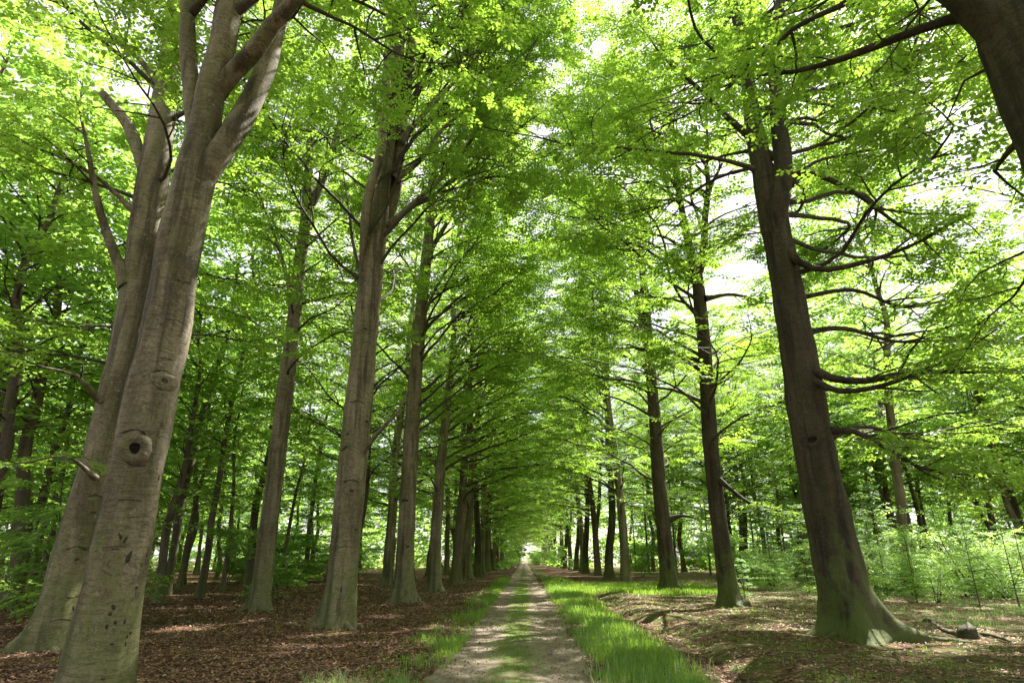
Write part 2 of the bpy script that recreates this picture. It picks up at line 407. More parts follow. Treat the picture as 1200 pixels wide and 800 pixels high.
# ------------------------------------------------------------------ growing a tree
UP = np.array([0, 0, 1.0])
def wander(rng, start, az, el, L, step, el_end, jit=0.10, droop=0.0):
    n = max(3, int(L / step)); pts = [np.array(start, float)]; a, e = az, el
    ja = 0.0
    for i in range(n):
        t = (i + 1) / n
        ja = ja * 0.6 + rng.normal(0, jit); a += ja
        ee = el + (el_end - el) * t ** 0.8 + rng.normal(0, jit * 0.8) - droop * t * t
        d = np.array([math.cos(a) * math.cos(ee), math.sin(a) * math.cos(ee), math.sin(ee)])
        pts.append(pts[-1] + d * L / n)
    return np.array(pts)

def foliate(rng, limb, r0, tubes, out, sub_gap=0.5, start=0.22, spray_gap=0.24, sub_len=1.0, tip_r=0.006, spscale=1.0):
    """side branches and spray positions for one limb"""
    seg = np.linalg.norm(np.diff(limb, axis=0), axis=1); cum = np.concatenate([[0], np.cumsum(seg)]); L = cum[-1]
    s = L * start; sg = 1 if rng.random() < 0.5 else -1
    def p_at(c, P, x):
        i = min(np.searchsorted(c, x, side='right') - 1, len(P) - 2); t = (x - c[i]) / max(c[i + 1] - c[i], 1e-6)
        return P[i] + (P[i + 1] - P[i]) * t, (P[i + 1] - P[i]) / max(c[i + 1] - c[i], 1e-6)
    while s < L:
        p, d = p_at(cum, limb, s); sg = -sg
        az = math.atan2(d[1], d[0]) + sg * rng.uniform(0.6, 1.25); el = math.asin(max(-1, min(1, d[2]))) * 0.4 + rng.normal(0.03, 0.16)
        ln = (0.55 + 0.42 * (L - s) ** 0.8) * rng.uniform(0.6, 1.2) * sub_len
        sub = wander(rng, p, az, el, ln, 0.4, el * 0.3 - 0.02, 0.14, 0.12)
        rr = min(r0 * (1 - s / L) * 0.6 + tip_r, 0.012 + 0.012 * ln)
        tubes.add(sub, np.linspace(rr, tip_r * 0.6, len(sub)), 3)
        c2 = np.concatenate([[0], np.cumsum(np.linalg.norm(np.diff(sub, axis=0), axis=1))]); u = ln * 0.2; sg2 = 1
        while u < c2[-1]:
            q, e = p_at(c2, sub, u); sg2 = -sg2
            a2 = math.atan2(e[1], e[0]) + sg2 * rng.uniform(0.45, 1.1)
            out.append((*q, math.cos(a2), math.sin(a2), e[2] * 0.5 + rng.normal(-0.06, 0.12), rng.uniform(0.75, 1.25) * spscale))
            u += spray_gap * rng.uniform(0.7, 1.4) * spscale
        out.append((*sub[-1], *(sub[-1] - sub[-2]), rng.uniform(0.9, 1.25) * spscale))
        s += sub_gap * rng.uniform(0.6, 1.5)
    out.append((*limb[-1], *(limb[-1] - limb[-2]), 1.1 * spscale))

def limb_set(rng, stem, srad, z0, z1, count, Rmax, bias=None, el0=(0.55, 1.12), ztop=None, low=0.75, avoid=False, rise=0.35):
    """limbs leaving a stem between heights z0 and z1, shaped by a crown envelope"""
    res = []; ztop = ztop or z1; a = rng.uniform(0, 6.28)
    for i in range(count):
        t = (i + rng.uniform(0.1, 0.9)) / count
        z = z0 + (z1 - z0) * t ** 0.9
        k = int(np.argmin(abs(stem[:, 2] - z))); p = stem[k]; a += 2.4 + rng.normal(0, 0.35)
        az = a
        if bias is not None and rng.random() < 0.42: az = bias + rng.normal(0, 0.55)
        f = (z - z0) / max(ztop - z0, 1)
        if avoid and z < 25 and math.sin(az) < -0.55: continue
        prof = low + (1 - low) * min(1, f / 0.3) if f < 0.3 else 1 - 0.65 * ((f - 0.3) / 0.7) ** 1.3
        L = Rmax * prof * rng.uniform(0.7, 1.12)
        if bias is not None and math.cos(az - bias) > 0.75: L *= 1.28
        el = el0[0] + (el0[1] - el0[0]) * f + rng.normal(0, 0.12)
        pts = wander(rng, p, az, el, L, 0.5, el * rise - 0.03, 0.13, 0.10 * (1 - f))
        r = min(0.012 + 0.0068 * L, srad[k] * 0.55)
        res.append((pts, r))
    return res

def flute(seed, base_z, amp, flare, lobes=5, lump=0.035):
    rr = random.Random(seed); ph = [rr.uniform(0, 6.28) for _ in range(8)]
    def f(P, ang):
        z = (P[:, 2] - base_z)[:, None]; A = ang[None, :]
        fl = np.exp(-np.clip(z, 0, None) / 0.42)
        ro = (0.5 + 0.5 * np.cos(lobes * A + ph[0] + 0.5 * np.sin(A + ph[2]))) ** 2.2
        m = 1 + flare * fl * (0.35 + 1.15 * ro + 0.25 * np.cos((lobes - 2) * A + ph[1])) + flare * 0.25 * np.exp(-np.clip(z + .05, 0, None) / 0.16) * ro
        m += amp * np.cos(3 * A + ph[2] + 0.25 * z) + amp * 0.6 * np.cos(7 * A + ph[3] - 0.35 * z)
        m += lump * np.sin(1.7 * z + ph[4] + np.cos(A + ph[5])) * np.cos(2 * A + ph[6] + 0.6 * z) + lump * 0.5 * np.sin(5.1 * z + 2 * A + ph[7])
        return m
    return f

def hash3(x, y):
    r = np.random.default_rng(4); out = np.zeros_like(x)
    for k in range(7):
        a = r.uniform(0, 6.28); f = 1.1 + k * 0.55; out = out + np.sin(x * f * math.cos(a) + y * f * math.sin(a) + r.uniform(0, 6.28) + 1.2 * np.sin(y * f * .5 + k)) / 4.2
    return out
def assemble(name, label, cat, base, stems, limbs, rng, leaf, bark, templates, group=None, fol=None, thin_above=None, extra_limbs_named=True, twig_mat='twig', flare=0.55, amp=0.03, sides=26, lump=0.035, step=0.22, keep=1.0, seed=1, roots=(), carve=0.18):
    """stems: list of (pts, radii) resampled; limbs: list of (pts, r0[, foliate options])"""
    root = thing(name, label, cat, tuple(base), group)
    b = np.array(base, float)
    tb = Tubes(); P, R = stems[0]
    tb.add(P, R, sides, flute(seed, base[2], amp, flare, lump=lump))
    rr = random.Random(seed * 3 + 1); a0 = rr.uniform(0, 6.28); R0 = R[int(np.argmin(abs(P[:, 2] - 0.5)))]
    rts = [(a0 + k * 6.28 / 6 + rr.uniform(-.35, .35), rr.uniform(.8, 2.0)) for k in range(6)] if 12 < sides != 44 else []
    for a, ln in list(roots) + rts:
        c = np.array([base[0], base[1], 0.0]); d = np.array([math.cos(a), math.sin(a), 0]); ln *= R0; q = np.array([-d[1], d[0], 0]) * rr.uniform(-.25, .25) * ln
        pts = [c + d * R0 * .1 + UP * .36, c + d * R0 * .9 + UP * .12, c + d * (R0 * 1.25 + ln * .3) + q * .3 - UP * .01, c + d * (R0 * 1.25 + ln * .7) + q - UP * .05, c + d * (R0 * 1.25 + ln) + q * 1.6 - UP * .14]
        tb.add(*resample(pts, [R0 * .22, R0 * .22, R0 * .17, R0 * .11, R0 * .04], .08), 10)
    trunk = link('trunk', tb.mesh('trunk', M[bark], b), root)
    for P, R in stems[1:]:
        t2 = Tubes(); t2.add(P, R, 14, flute(seed + 7, -50, amp * 0.8, 0, lump=lump))
        link('stem', t2.mesh('stem', M[bark], b), root)
    tw = Tubes(); out = []
    for lb in limbs:
        pts, r = lb[0], lb[1]; opt = dict(fol or {}); opt.update(lb[2] if len(lb) > 2 else {})
        rad = r * (1 - np.linspace(0, 1, len(pts)) ** 0.8 * 0.9) ; rad[0] *= 1.45; rad[1] *= 1.15
        if opt.pop('named', False):
            t2 = Tubes(); t2.add(pts, rad, 9); link('limb', t2.mesh('limb', M[bark], b), root)
        else: tw.add(pts, rad, 6 if r > 0.04 else 4)
        if not opt.pop('bare', False): foliate(rng, pts, r, tw, out, **opt)
    if tw.n: 
        o = link('branches', tw.mesh('branches', M[twig_mat], b), root, kind='stuff')
    A = np.array(out)
    A = A[(A[:, 2] < 15) | (rng.random(len(A)) < 0.85)]
    # gaps cut into the crowns along the sun's slant, added to dapple the ground
    uu = A[:, 0] - A[:, 2] * sun_dir.x / sun_dir.z; vv = A[:, 1] - A[:, 2] * sun_dir.y / sun_dir.z
    A = A[(hash3(uu, vv) < carve) | (A[:, 2] < 4.5) | (rng.random(len(A)) < .05)]
    if keep < 1: A = A[rng.random(len(A)) < keep]
    sc = A[:, 6].copy()
    if thin_above:
        hi = A[:, 2] > thin_above; k = ~hi | (rng.random(len(A)) < 0.26); A = A[k]; sc = sc[k]; sc[A[:, 2] > thin_above] *= 1.6
    if templates is SP_NEAR or templates is SP_MID:
        D = A[:, 3:6] / np.linalg.norm(A[:, 3:6], axis=1)[:, None]; Sd = np.cross(D, UP); Ln = (sc * (.5 if templates is SP_NEAR else .62))[:, None]
        w = .0045 * sc[:, None]; p0 = A[:, :3]; p1 = p0 + D * Ln * .92 - UP * .02
        tv = np.stack([p0 - Sd * w, p0 + Sd * w, p1 + Sd * w * .4, p1 - Sd * w * .4], 1).reshape(-1, 3) - b
        link('twigs', np_mesh('twigs', tv, np.arange(len(tv), dtype=np.int32).reshape(-1, 4), M['twig']), root, kind='stuff')
    v = build_sprays(rng, A[:, :3], A[:, 3:6], sc, templates) - b
    link('crown', leaf_mesh('crown', v, M[leaf]), root, kind='stuff')
    return root, len(v) // 2

TRIS = [0]
# ---- hand-placed trees: stems and big limbs follow the photograph, the rest grows
def trace(spec, Y, step=0.3, dY=None, top=None):
    """spec: [(px, py, width_px)]; dY: depth change per row (same length)"""
    pts, rad = [], []
    for i, (x, y, w) in enumerate(spec):
        p = at(x, y, Y + (dY[i] if dY else 0)); pts.append(p); rad.append(width_at(p, w) / 2 * 0.92)
    if top:     # carry on upward beyond the frame
        d = pts[-1] - pts[-2]; d /= np.linalg.norm(d); z = pts[-1][2]; r0 = rad[-1]; k = 0
        while pts[-1][2] < top:
            d = d * 0.8 + UP * 0.2 + np.array([math.sin(k * 2.1 + spec[0][0]) * 0.12, math.cos(k * 1.7 + spec[0][0]) * 0.12, 0]); d /= np.linalg.norm(d)
            pts.append(pts[-1] + d * 1.5); k += 1
            rad.append(max(0.02, r0 * (1 - (pts[-1][2] - z) / (top - z + 1.5)) ** 0.9))
    return resample(pts, rad, step)
def trunk_to_ground(P, R):
    d = P[0] - P[1]; d /= np.linalg.norm(d)
    if P[0][2] > -0.25:
        n = int((P[0][2] + 0.3) / 0.2) + 1
        ex = np.array([P[0] + d * (P[0][2] + 0.3) / max(-d[2], 0.3) * (i / n) for i in range(n, 0, -1)])
        P = np.vstack([ex, P]); R = np.concatenate([np.full(n, R[0]), R])
    k = int(np.searchsorted(P[:, 2], 1.3)); zs = np.concatenate([np.linspace(0, k, int(k * 5) + 1)]); i = np.arange(len(P))
    P = np.vstack([np.column_stack([np.interp(zs, i, P[:, c]) for c in range(3)]), P[k + 1:]]); R = np.concatenate([np.interp(zs, i, R), R[k + 1:]])
    return P, R
def traced_limb(spec, Ys, w0, **opt):
    pts = [at(x, y, Y) for (x, y), Y in zip(spec, Ys)]
    r0 = width_at(pts[0], w0) / 2
    p, _ = resample(pts, [1] * len(pts), 0.35)
    opt['named'] = True
    return (p, r0, opt)

SP_NEAR = sprays('near', 24, 0.52, 0.112)
SP_MID = sprays('mid', 20, 0.66, 0.155)
SP_FAR = sprays('far', 15, 0.9, 0.27)
LEFT_IN, RIGHT_IN = 0.0, math.pi       # azimuth towards the path

WIDE = {13: .80, 15: .80, 18: .84, 19: .86, 14: .93, 11: .95}
def near_tree(seed, label, Y, main, extra, traced, z0, z1, count, Rmax, bias, leaf='beech_leaf', bark='bark', templates=None, top=26, thin=19, dY=None, low=0.75, fol=None, flare=0.5, amp=0.03, keep=1.0, sides=28, lump=0.035, el0=(0.5, 1.1), step=0.2, roots=(), rise=0.35):
    rng = np.random.default_rng(seed)
    P, R = trace(main, Y, step, dY, top); P, R = trunk_to_ground(P, R); R = R * WIDE.get(seed, 1)
    i0 = int(np.argmin(abs(P[:, 2]))); base = (float(P[i0][0]), float(P[i0][1]), 0.0)
    stems = [(P, R)]
    for e in extra:
        spec, t = e[0], e[1]; stems.append(trace(spec, Y, 0.3, e[2] if len(e) > 2 else None, t))
    limbs = list(traced)
    limbs += limb_set(rng, P, R, z0, P[-1][2] - 0.5, count, Rmax, bias, ztop=top, low=low, el0=el0, avoid=Y < 20, rise=rise)
    for (P2, R2) in stems[1:]:
        za = max(P2[0][2] + 1.2, z0)
        if P2[-1][2] - za > 2: limbs += limb_set(rng, P2, R2, za, P2[-1][2] - 0.3, max(4, int(count * 0.45)), Rmax * 0.85, bias, ztop=top, low=0.9, el0=el0, avoid=Y < 20, rise=rise)
    f = dict(sub_gap=0.36, spray_gap=0.235, start=0.3, sub_len=1.2); f.update(fol or {})
    root, t = assemble('beech_tree', label, 'tree', base, stems, limbs, rng, leaf, bark, templates or SP_NEAR, 'beeches lining the avenue', roots=roots, fol=f, thin_above=thin, flare=flare, amp=amp, seed=seed, keep=keep, sides=sides, lump=lump)
    TRIS[0] += t
    return root

# first tree of the left row, beside the camera
T1 = near_tree(11, 'huge grey beech leaning right at the left edge, with a round knot hole halfway up', 7.2,
    [(75, 880, 92), (90, 845, 88), (109, 800, 82), (119, 750, 76), (132, 690, 71), (150, 600, 66), (166, 525, 65), (180, 450, 65), (193, 400, 60), (209, 300, 56), (220, 250, 52), (231, 200, 49), (238, 165, 42), (249, 100, 36), (262, 50, 33), (270, 0, 31)],
    [([(232, 190, 20), (227, 125, 22), (220, 60, 19), (221, 0, 18)], 25),
     ([(236, 215, 28), (252, 185, 34), (270, 160, 30), (295, 118, 28), (314, 72, 24), (325, 30, 20), (330, 0, 18)], 24, [0, 0, 0, .2, .4, .6, .7]),
     ([(250, 115, 24), (268, 90, 24), (296, 62, 23), (320, 28, 20), (345, 0, 18)], 22, [0, 0, -.2, -.4, -.6])],
    [], 9.0, 25, 34, 7.0, LEFT_IN, thin=15, flare=0.35, amp=0.035, sides=64, step=0.1, lump=0.055)
# second tree, behind the first
T2 = near_tree(12, 'thick dull beech standing close behind the leaning trunk with the knot hole', 12.9,
    [(48, 775, 58), (58, 745, 52), (74, 690, 47), (101, 600, 47), (124, 525, 46), (141, 450, 44), (154, 390, 42), (166, 310, 39), (174, 250, 37), (181, 200, 35), (191, 130, 29), (201, 50, 22), (207, 0, 20)],
    [([(168, 200, 14), (158, 165, 15), (145, 140, 13), (120, 110, 10)], None)],
    [traced_limb([(150, 335), (128, 280), (113, 230), (100, 160), (88, 110)], [12.7, 12.5, 12.3, 12.1, 12.0], 15, start=0.5),
     traced_limb([(160, 250), (110, 205), (60, 180), (0, 158), (-40, 150)], [12.8, 12.4, 12, 11.6, 11.2], 7),
     traced_limb([(188, 100), (150, 55), (110, 30), (60, 0)], [12.9, 12.5, 12.2, 12], 9),
     traced_limb([(112, 560), (80, 535), (40, 540), (0, 545)], [12.5, 11.6, 11.0, 10.6], 6, sub_len=0.7),
     traced_limb([(118, 470), (90, 440), (50, 430), (0, 410)], [12.5, 11.9, 11.3, 10.8], 6, sub_len=0.8)],
    5.0, 25, 40, 7.0, math.pi * 0.9, flare=0.5, thin=17, sides=36, low=0.6, el0=(0.25, 1.0))
# third: second-row tree
T3 = near_tree(13, 'slim pale beech between the leaning giant and the next avenue trunk, mossy at its foot', 22.0,
    [(302, 715, 34), (306, 690, 30), (314, 620, 28), (324, 540, 27), (335, 450, 25), (344, 380, 22), (350, 320, 19), (358, 260, 17), (362, 200, 14), (366, 140, 11)],
    [([(361, 250, 11), (376, 215, 10), (392, 170, 9), (402, 130, 8)], 20)],
    [traced_limb([(346, 360), (330, 300), (312, 250), (295, 205)], [22, 21.7, 21.4, 21.2], 7, start=.4),
     traced_limb([(344, 400), (336, 330), (322, 290), (305, 262)], [22, 22.2, 22.5, 22.7], 5, start=.4)],
    7.0, 25, 44, 6.5, None, thin=26, flare=0.45, templates=SP_MID)
# fourth: left row
T4 = near_tree(14, 'straight grey beech in the left row with a bundle of upright stems and mossy foot', 16.8,
    [(391, 740, 46), (396, 715, 43), (403, 650, 41), (411, 560, 39), (419, 480, 37), (427, 400, 34), (434, 330, 32), (442, 265, 28), (450, 200, 22), (458, 140, 19), (466, 70, 17), (472, 0, 15)],
    [([(428, 350, 14), (427, 280, 12), (432, 230, 12), (446, 180, 12), (452, 110, 12), (457, 40, 10), (462, 0, 9)], 22, [0, -.4, -.6, -.6, -.5, -.5, -.5]),
     ([(432, 330, 12), (442, 290, 12), (462, 230, 15), (470, 160, 15), (478, 90, 14), (485, 20, 12)], 22, [0, .3, .3, .3, .3, .3])],
    [traced_limb([(455, 265), (485, 238), (530, 195), (575, 130), (620, 65), (640, 20)], [16.8, 16.6, 16.3, 16, 15.8, 15.6], 8, start=.25),
     traced_limb([(462, 210), (490, 190), (520, 150), (560, 120), (640, 60)], [16.8, 17, 17.4, 17.8, 18.2], 8, start=.3),
     traced_limb([(470, 165), (500, 130), (560, 66), (600, 10)], [16.8, 16.5, 16.2, 16], 8, start=.3),
     traced_limb([(416, 545), (440, 510), (468, 480), (480, 450)], [16.8, 16.4, 16.0, 15.8], 9, bare=True),
     traced_limb([(430, 345), (415, 290), (408, 240), (400, 190)], [16.8, 16.9, 17.0, 17.1], 7, start=.5)],
    8.0, 26, 36, 8.2, LEFT_IN, flare=0.4, thin=20, sides=32, el0=(0.85, 1.25), rise=0.55)
# fifth: left row
T5 = near_tree(15, 'tall beech just right of the grey one with upright stems, spreading roots', 26.4,
    [(472, 706, 33), (473, 690, 30), (476, 620, 27), (480, 540, 25), (486, 450, 22), (494, 360, 19), (503, 270, 16), (508, 190, 13), (510, 120, 11)],
    [], [traced_limb([(488, 400), (505, 350), (530, 310), (580, 270)], [26.4, 26, 25.6, 25], 6),
         traced_limb([(500, 300), (540, 240), (590, 200), (650, 160)], [26.4, 26, 25.4, 25], 7)],
    6.0, 27, 40, 8.5, LEFT_IN, thin=99, templates=SP_MID, flare=0.6, low=.8, el0=(0.7, 1.2), rise=0.5)
# right side: the tree overhead
T6 = near_tree(16, 'massive dark beech leaning in at the upper right corner, only its upper trunk in view', 6.6,
    [(1450, 800, 120), (1410, 660, 112), (1362, 500, 106), (1306, 330, 100), (1262, 205, 96), (1226, 115, 92), (1194, 45, 84), (1176, 0, 66), (1158, -50, 50)],
    [([(1190, 60, 44), (1150, 15, 46), (1118, -12, 40), (1070, -40, 30)], 22)],
    [traced_limb([(1172, 12), (1110, 24), (1050, 45), (990, 68), (930, 84), (860, 90), (800, 100)], [6.6, 7.0, 7.4, 7.8, 8.2, 8.6, 9.0], 16, start=0.3, sub_len=0.5),
     traced_limb([(1205, 60), (1130, 95), (1110, 140), (1095, 165)], [6.6, 7.2, 7.6, 7.8], 6),
     traced_limb([(1215, 140), (1180, 180), (1165, 200), (1200, 230), (1230, 260)], [6.6, 7, 7.4, 7.6, 7.7], 8, sub_len=0.6),
     traced_limb([(1230, 200), (1200, 330), (1160, 370), (1120, 430)], [6.9, 8.4, 9.4, 10.4], 7, sub_len=0.9)],
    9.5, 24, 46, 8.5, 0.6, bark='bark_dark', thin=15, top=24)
# right row, first in full view
T7 = near_tree(17, 'big dark leaning beech of the right row with flared, mossy roots', 15.0,
    [(1004, 745, 84), (999, 728, 72), (988, 690, 61), (977, 640, 56), (966, 590, 52), (955, 530, 49), (944, 470, 46), (934, 410, 42), (924, 350, 38), (913, 290, 35), (903, 240, 32), (893, 195, 25), (884, 150, 21), (878, 110, 17), (874, 60, 14)],
    [([(906, 275, 24), (914, 235, 25), (918, 190, 23), (911, 130, 18), (908, 70, 15), (912, 20, 13)], 24, [-.1, -.3, -.3, -.3, -.3, -.3]),],
    [traced_limb([(926, 206), (958, 205), (1005, 228), (1045, 258), (1085, 285), (1110, 310)], [14.8, 14.6, 14.3, 14, 13.8, 13.6], 9, start=.45),
     traced_limb([(922, 290), (938, 308), (970, 316), (1030, 302), (1085, 280), (1125, 258), (1152, 280)], [14.8, 14.5, 14.3, 14, 13.6, 13.3, 13.1], 10, start=.5),
     traced_limb([(926, 215), (955, 190), (1000, 180), (1050, 172)], [14.8, 15, 15.3, 15.6], 6),
     traced_limb([(918, 145), (945, 138), (975, 145), (1010, 130)], [14.8, 15, 15.2, 15.5], 6),
     traced_limb([(944, 428), (975, 443), (1015, 446), (1065, 436), (1120, 436), (1180, 436), (1240, 440)], [14.9, 14.4, 14.1, 13.8, 13.4, 13, 12.6], 11, start=.3, sub_len=1.7),
     traced_limb([(946, 442), (985, 458), (1040, 450), (1100, 425), (1150, 398), (1185, 372)], [14.8, 14.2, 13.6, 13, 12.6, 12.3], 9, start=.35),
     traced_limb([(960, 505), (1000, 505), (1035, 522), (1080, 548), (1140, 556), (1190, 560)], [14.9, 14.5, 14.0, 13.4, 12.8, 12.3], 9, start=.3, sub_len=1.7),
     traced_limb([(936, 390), (990, 385), (1050, 400), (1120, 400), (1200, 415)], [15.1, 15.8, 16.6, 17.2, 17.8], 8, start=.3, sub_len=1.7),
     traced_limb([(962, 520), (1010, 500), (1070, 510), (1130, 500), (1200, 500)], [15.1, 15.9, 16.8, 17.6, 18.2], 7, start=.3, sub_len=1.7),
     traced_limb([(885, 165), (855, 140), (820, 105), (780, 70), (750, 30)], [15, 14.8, 14.6, 14.4, 14.2], 10, start=.35),
     traced_limb([(888, 175), (850, 182), (812, 192), (770, 190)], [15.1, 15.4, 15.8, 16.2], 5),
     traced_limb([(930, 350), (1000, 340), (1060, 360), (1130, 350), (1200, 370)], [15.2, 15.8, 16.2, 16.6, 17], 7)],
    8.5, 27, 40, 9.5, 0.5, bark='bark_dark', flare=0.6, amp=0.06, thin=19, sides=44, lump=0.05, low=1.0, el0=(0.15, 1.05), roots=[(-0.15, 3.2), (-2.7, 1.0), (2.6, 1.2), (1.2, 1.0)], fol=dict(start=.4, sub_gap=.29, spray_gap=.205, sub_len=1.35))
T8 = near_tree(18, 'second dark beech of the right row, slender with low drooping branches', 24.7,
    [(857, 708, 33), (854, 695, 28), (845, 630, 25), (837, 560, 23), (831, 490, 22), (827, 420, 20), (821, 360, 19), (816, 320, 17), (808, 290, 12), (798, 240, 9), (790, 190, 8)],
    [([(816, 330, 10), (824, 300, 10), (826, 260, 8), (830, 220, 7)], 22)],
    [traced_limb([(830, 440), (800, 420), (770, 405), (740, 395)], [24.7, 24, 23.5, 23], 6),
     traced_limb([(840, 560), (880, 590), (920, 600), (960, 630)], [24.5, 23.8, 23.2, 22.8], 6),
     traced_limb([(826, 350), (860, 345), (900, 355), (940, 350)], [24.5, 24.8, 25, 25.2], 6)],
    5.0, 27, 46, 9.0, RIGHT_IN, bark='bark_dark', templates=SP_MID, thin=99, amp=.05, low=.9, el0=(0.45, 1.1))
T9 = near_tree(19, 'third dark beech of the right row, a broken side branch low on its trunk', 37.0,
    [(787, 691, 29), (784, 675, 24), (778, 620, 22), (772, 560, 20), (768, 500, 18), (762, 430, 15), (757, 360, 12), (752, 300, 10)],
    [([(760, 420, 8), (750, 370, 7), (742, 320, 6), (735, 270, 5)], 24)],
    [traced_limb([(785, 608), (798, 604), (812, 606), (820, 610)], [37, 36.6, 36.3, 36.2], 6, bare=True)],
    5.0, 27, 42, 9, RIGHT_IN, bark='bark_dark', templates=SP_MID, thin=99)

# ------------------------------------------------------------------ tree kinds that repeat
def grown_tree(name, label, cat, seed, H, r, z0, count, Rmax, leaf, bark, templates, fol=None, lean=0.03, fork=None, group=None, flare=0.5, sides=14, keep=1.0, low=0.75, el0=(0.5, 1.12), bend=0.25, bias=None):
    rng = np.random.default_rng(seed)
    n = 12; a = rng.uniform(0, 6.28)
    pts = [np.array([0, 0, -0.3])]; rad = [r]
    w = rng.normal(0, bend, (n, 2)).cumsum(0) * 0.4
    for i in range(n):
        z = H * (i + 1) / n
        pts.append(np.array([math.cos(a) * lean * z + w[i, 0], math.sin(a) * lean * z + w[i, 1], z])); rad.append(max(r * (1 - (z / H)) ** 0.75 * 0.92, 0.025))
    pts[1][:2] *= 0.4
    P, R = trunk_to_ground(*resample(pts, rad, 0.3))
    stems = [(P, R)]
    if fork:
        k = int(np.argmin(abs(P[:, 2] - fork))); d = np.array([math.cos(a + 1), math.sin(a + 1), 0])
        q = [P[k] - UP * 0.8, P[k] + UP * 0.3 + d * r * 0.7, P[k] + UP * 3 + d * 1.1, P[k] + UP * 8 + d * 1.8, P[k] + UP * 14 + d * 3]
        stems.append(resample(q, [R[k] * .75, R[k] * 0.75, R[k] * 0.6, R[k] * 0.4, 0.04], 0.5))
    limbs = limb_set(rng, P, R, z0, H * 0.97, count, Rmax, bias, ztop=H, low=low, el0=el0)
    if fork: limbs += limb_set(rng, stems[1][0], stems[1][1], max(z0, fork + 3), stems[1][0][-1][2], count // 3, Rmax * 0.8, None, ztop=H, low=1, el0=el0)
    root, t = assemble(name, label, cat, (0, 0, 0), stems, limbs, rng, leaf, bark, templates, group, fol=fol, flare=flare, sides=sides, keep=keep, seed=seed, lump=0.03)
    TRIS[0] += t
    return root
FAV = dict(sub_gap=0.46, spray_gap=0.36, spscale=1.1, sub_len=1.2)
FFO = dict(sub_gap=0.8, spray_gap=0.52, spscale=1.1)
ave = [grown_tree('beech_tree', '', 'tree', 101 + i, 27 - i, 0.39, 4.5 + 0.5 * i, 44, 9.0, 'beech_leaf', ['bark', 'bark_forest', 'bark_dark'][i], SP_MID, FAV, fork=[None, 4.2, None][i], low=.85, bias=0.0) for i in range(3)]
forest = [grown_tree('forest_tree', '', 'tree', 201 + i, 22 - i, 0.20 + 0.03 * i, [6.0, 4.0, 5, 3.0][i], 50, 5.4, 'forest_leaf', 'bark_forest', SP_FAR, FFO, lean=0.05, sides=9, low=.6, bend=.35) for i in range(4)]
used = set()
def place(protos, i, loc, rz, sc, label, group):
    src = protos[i]
    if id(src) not in used:
        used.add(id(src)); src.location = loc; src.rotation_euler = (0, 0, rz); src.scale = (sc,) * 3; src['label'] = label; src['group'] = group
        return src
    return copy_tree(src, loc, rz, sc, label, group)
rn = random.Random(5)
ORD = ['first', 'second', 'third', 'fourth', 'fifth', 'sixth', 'seventh', 'eighth', 'ninth', 'tenth', 'eleventh', 'twelfth', 'thirteenth', 'fourteenth', 'fifteenth']
GA = 'beeches lining the avenue'
# left row on from the fifth tree
place(ave, 0, (-4.8, 35.4, 0), .3, 0.95, 'mossy beech just before the forked one in the left row', GA)
place(ave, 1, (-4.75, 45.5, 0), 5.9, 1.0, 'beech forking low into two pale stems in the left row', GA)
for k in range(26):
    Y = 54.5 + k * 9.4 + rn.uniform(-.8, .8)
    lab = ('left row beech, %s past the low forked one' % ORD[k]) if k < 6 else 'far beech at the distant end of the left row'
    place(ave, [0, 2, 0, 1][k % 4], (-4.9 + rn.uniform(-.35, .35), Y, 0), rn.uniform(-.7, .7), rn.uniform(.9, 1.05), lab, GA)
for k, (x, Y) in enumerate([(-4.8, -2.4), (7.5, -4.5), (-4.8, -12), (7.5, -14), (-8.8, -7)]):  # the rows go on unseen behind the camera, added to hold back sky light
    place(ave, [0, 1, 2][k % 3], (x, Y, 0), (0.2 if x < 0 else 3.0), 1.0, 'unseen avenue beech behind the viewer, added to block sky light', GA)
place(ave, 1, (22.5, 15.5, 0), 2.0, 1.0, 'beech outside the right edge whose leafy branches reach into view', GA)
# second row on the left
for k, Y in enumerate([32.5, 43, 53, 63, 73, 84, 95, 107, 120]):
    lab = ['beech hidden behind the straight grey trunk, in the outer left row', 'dark leaning beech of the outer left row showing between two avenue trunks'][k] if k < 2 else \
        ('outer left row beech, %s past the dark leaning one' % ORD[k - 2] if k < 5 else 'far beech deep in the outer left row')
    place(ave, [2, 0, 1][k % 3], (-8.8 + rn.uniform(-.4, .4), Y, 0), rn.uniform(1, 5), rn.uniform(.85, 1.0), lab, GA)
# right row
for k, Y in enumerate([48.3, 58, 68, 78, 88, 98, 109, 120, 132, 144, 157, 170, 182, 194, 206, 218, 230, 242, 254, 266, 278, 290]):
    lab = ('right row beech, %s trunk past the one with the broken side branch' % ORD[k]) if k < 6 else 'far beech at the distant end of the right row'
    place(ave, [0, 2, 1, 2][k % 4] if k else 0, (7.4 + rn.uniform(-.35, .35), Y, 0), math.pi + rn.uniform(-.6, .6), rn.uniform(.95, 1.06), lab, GA)
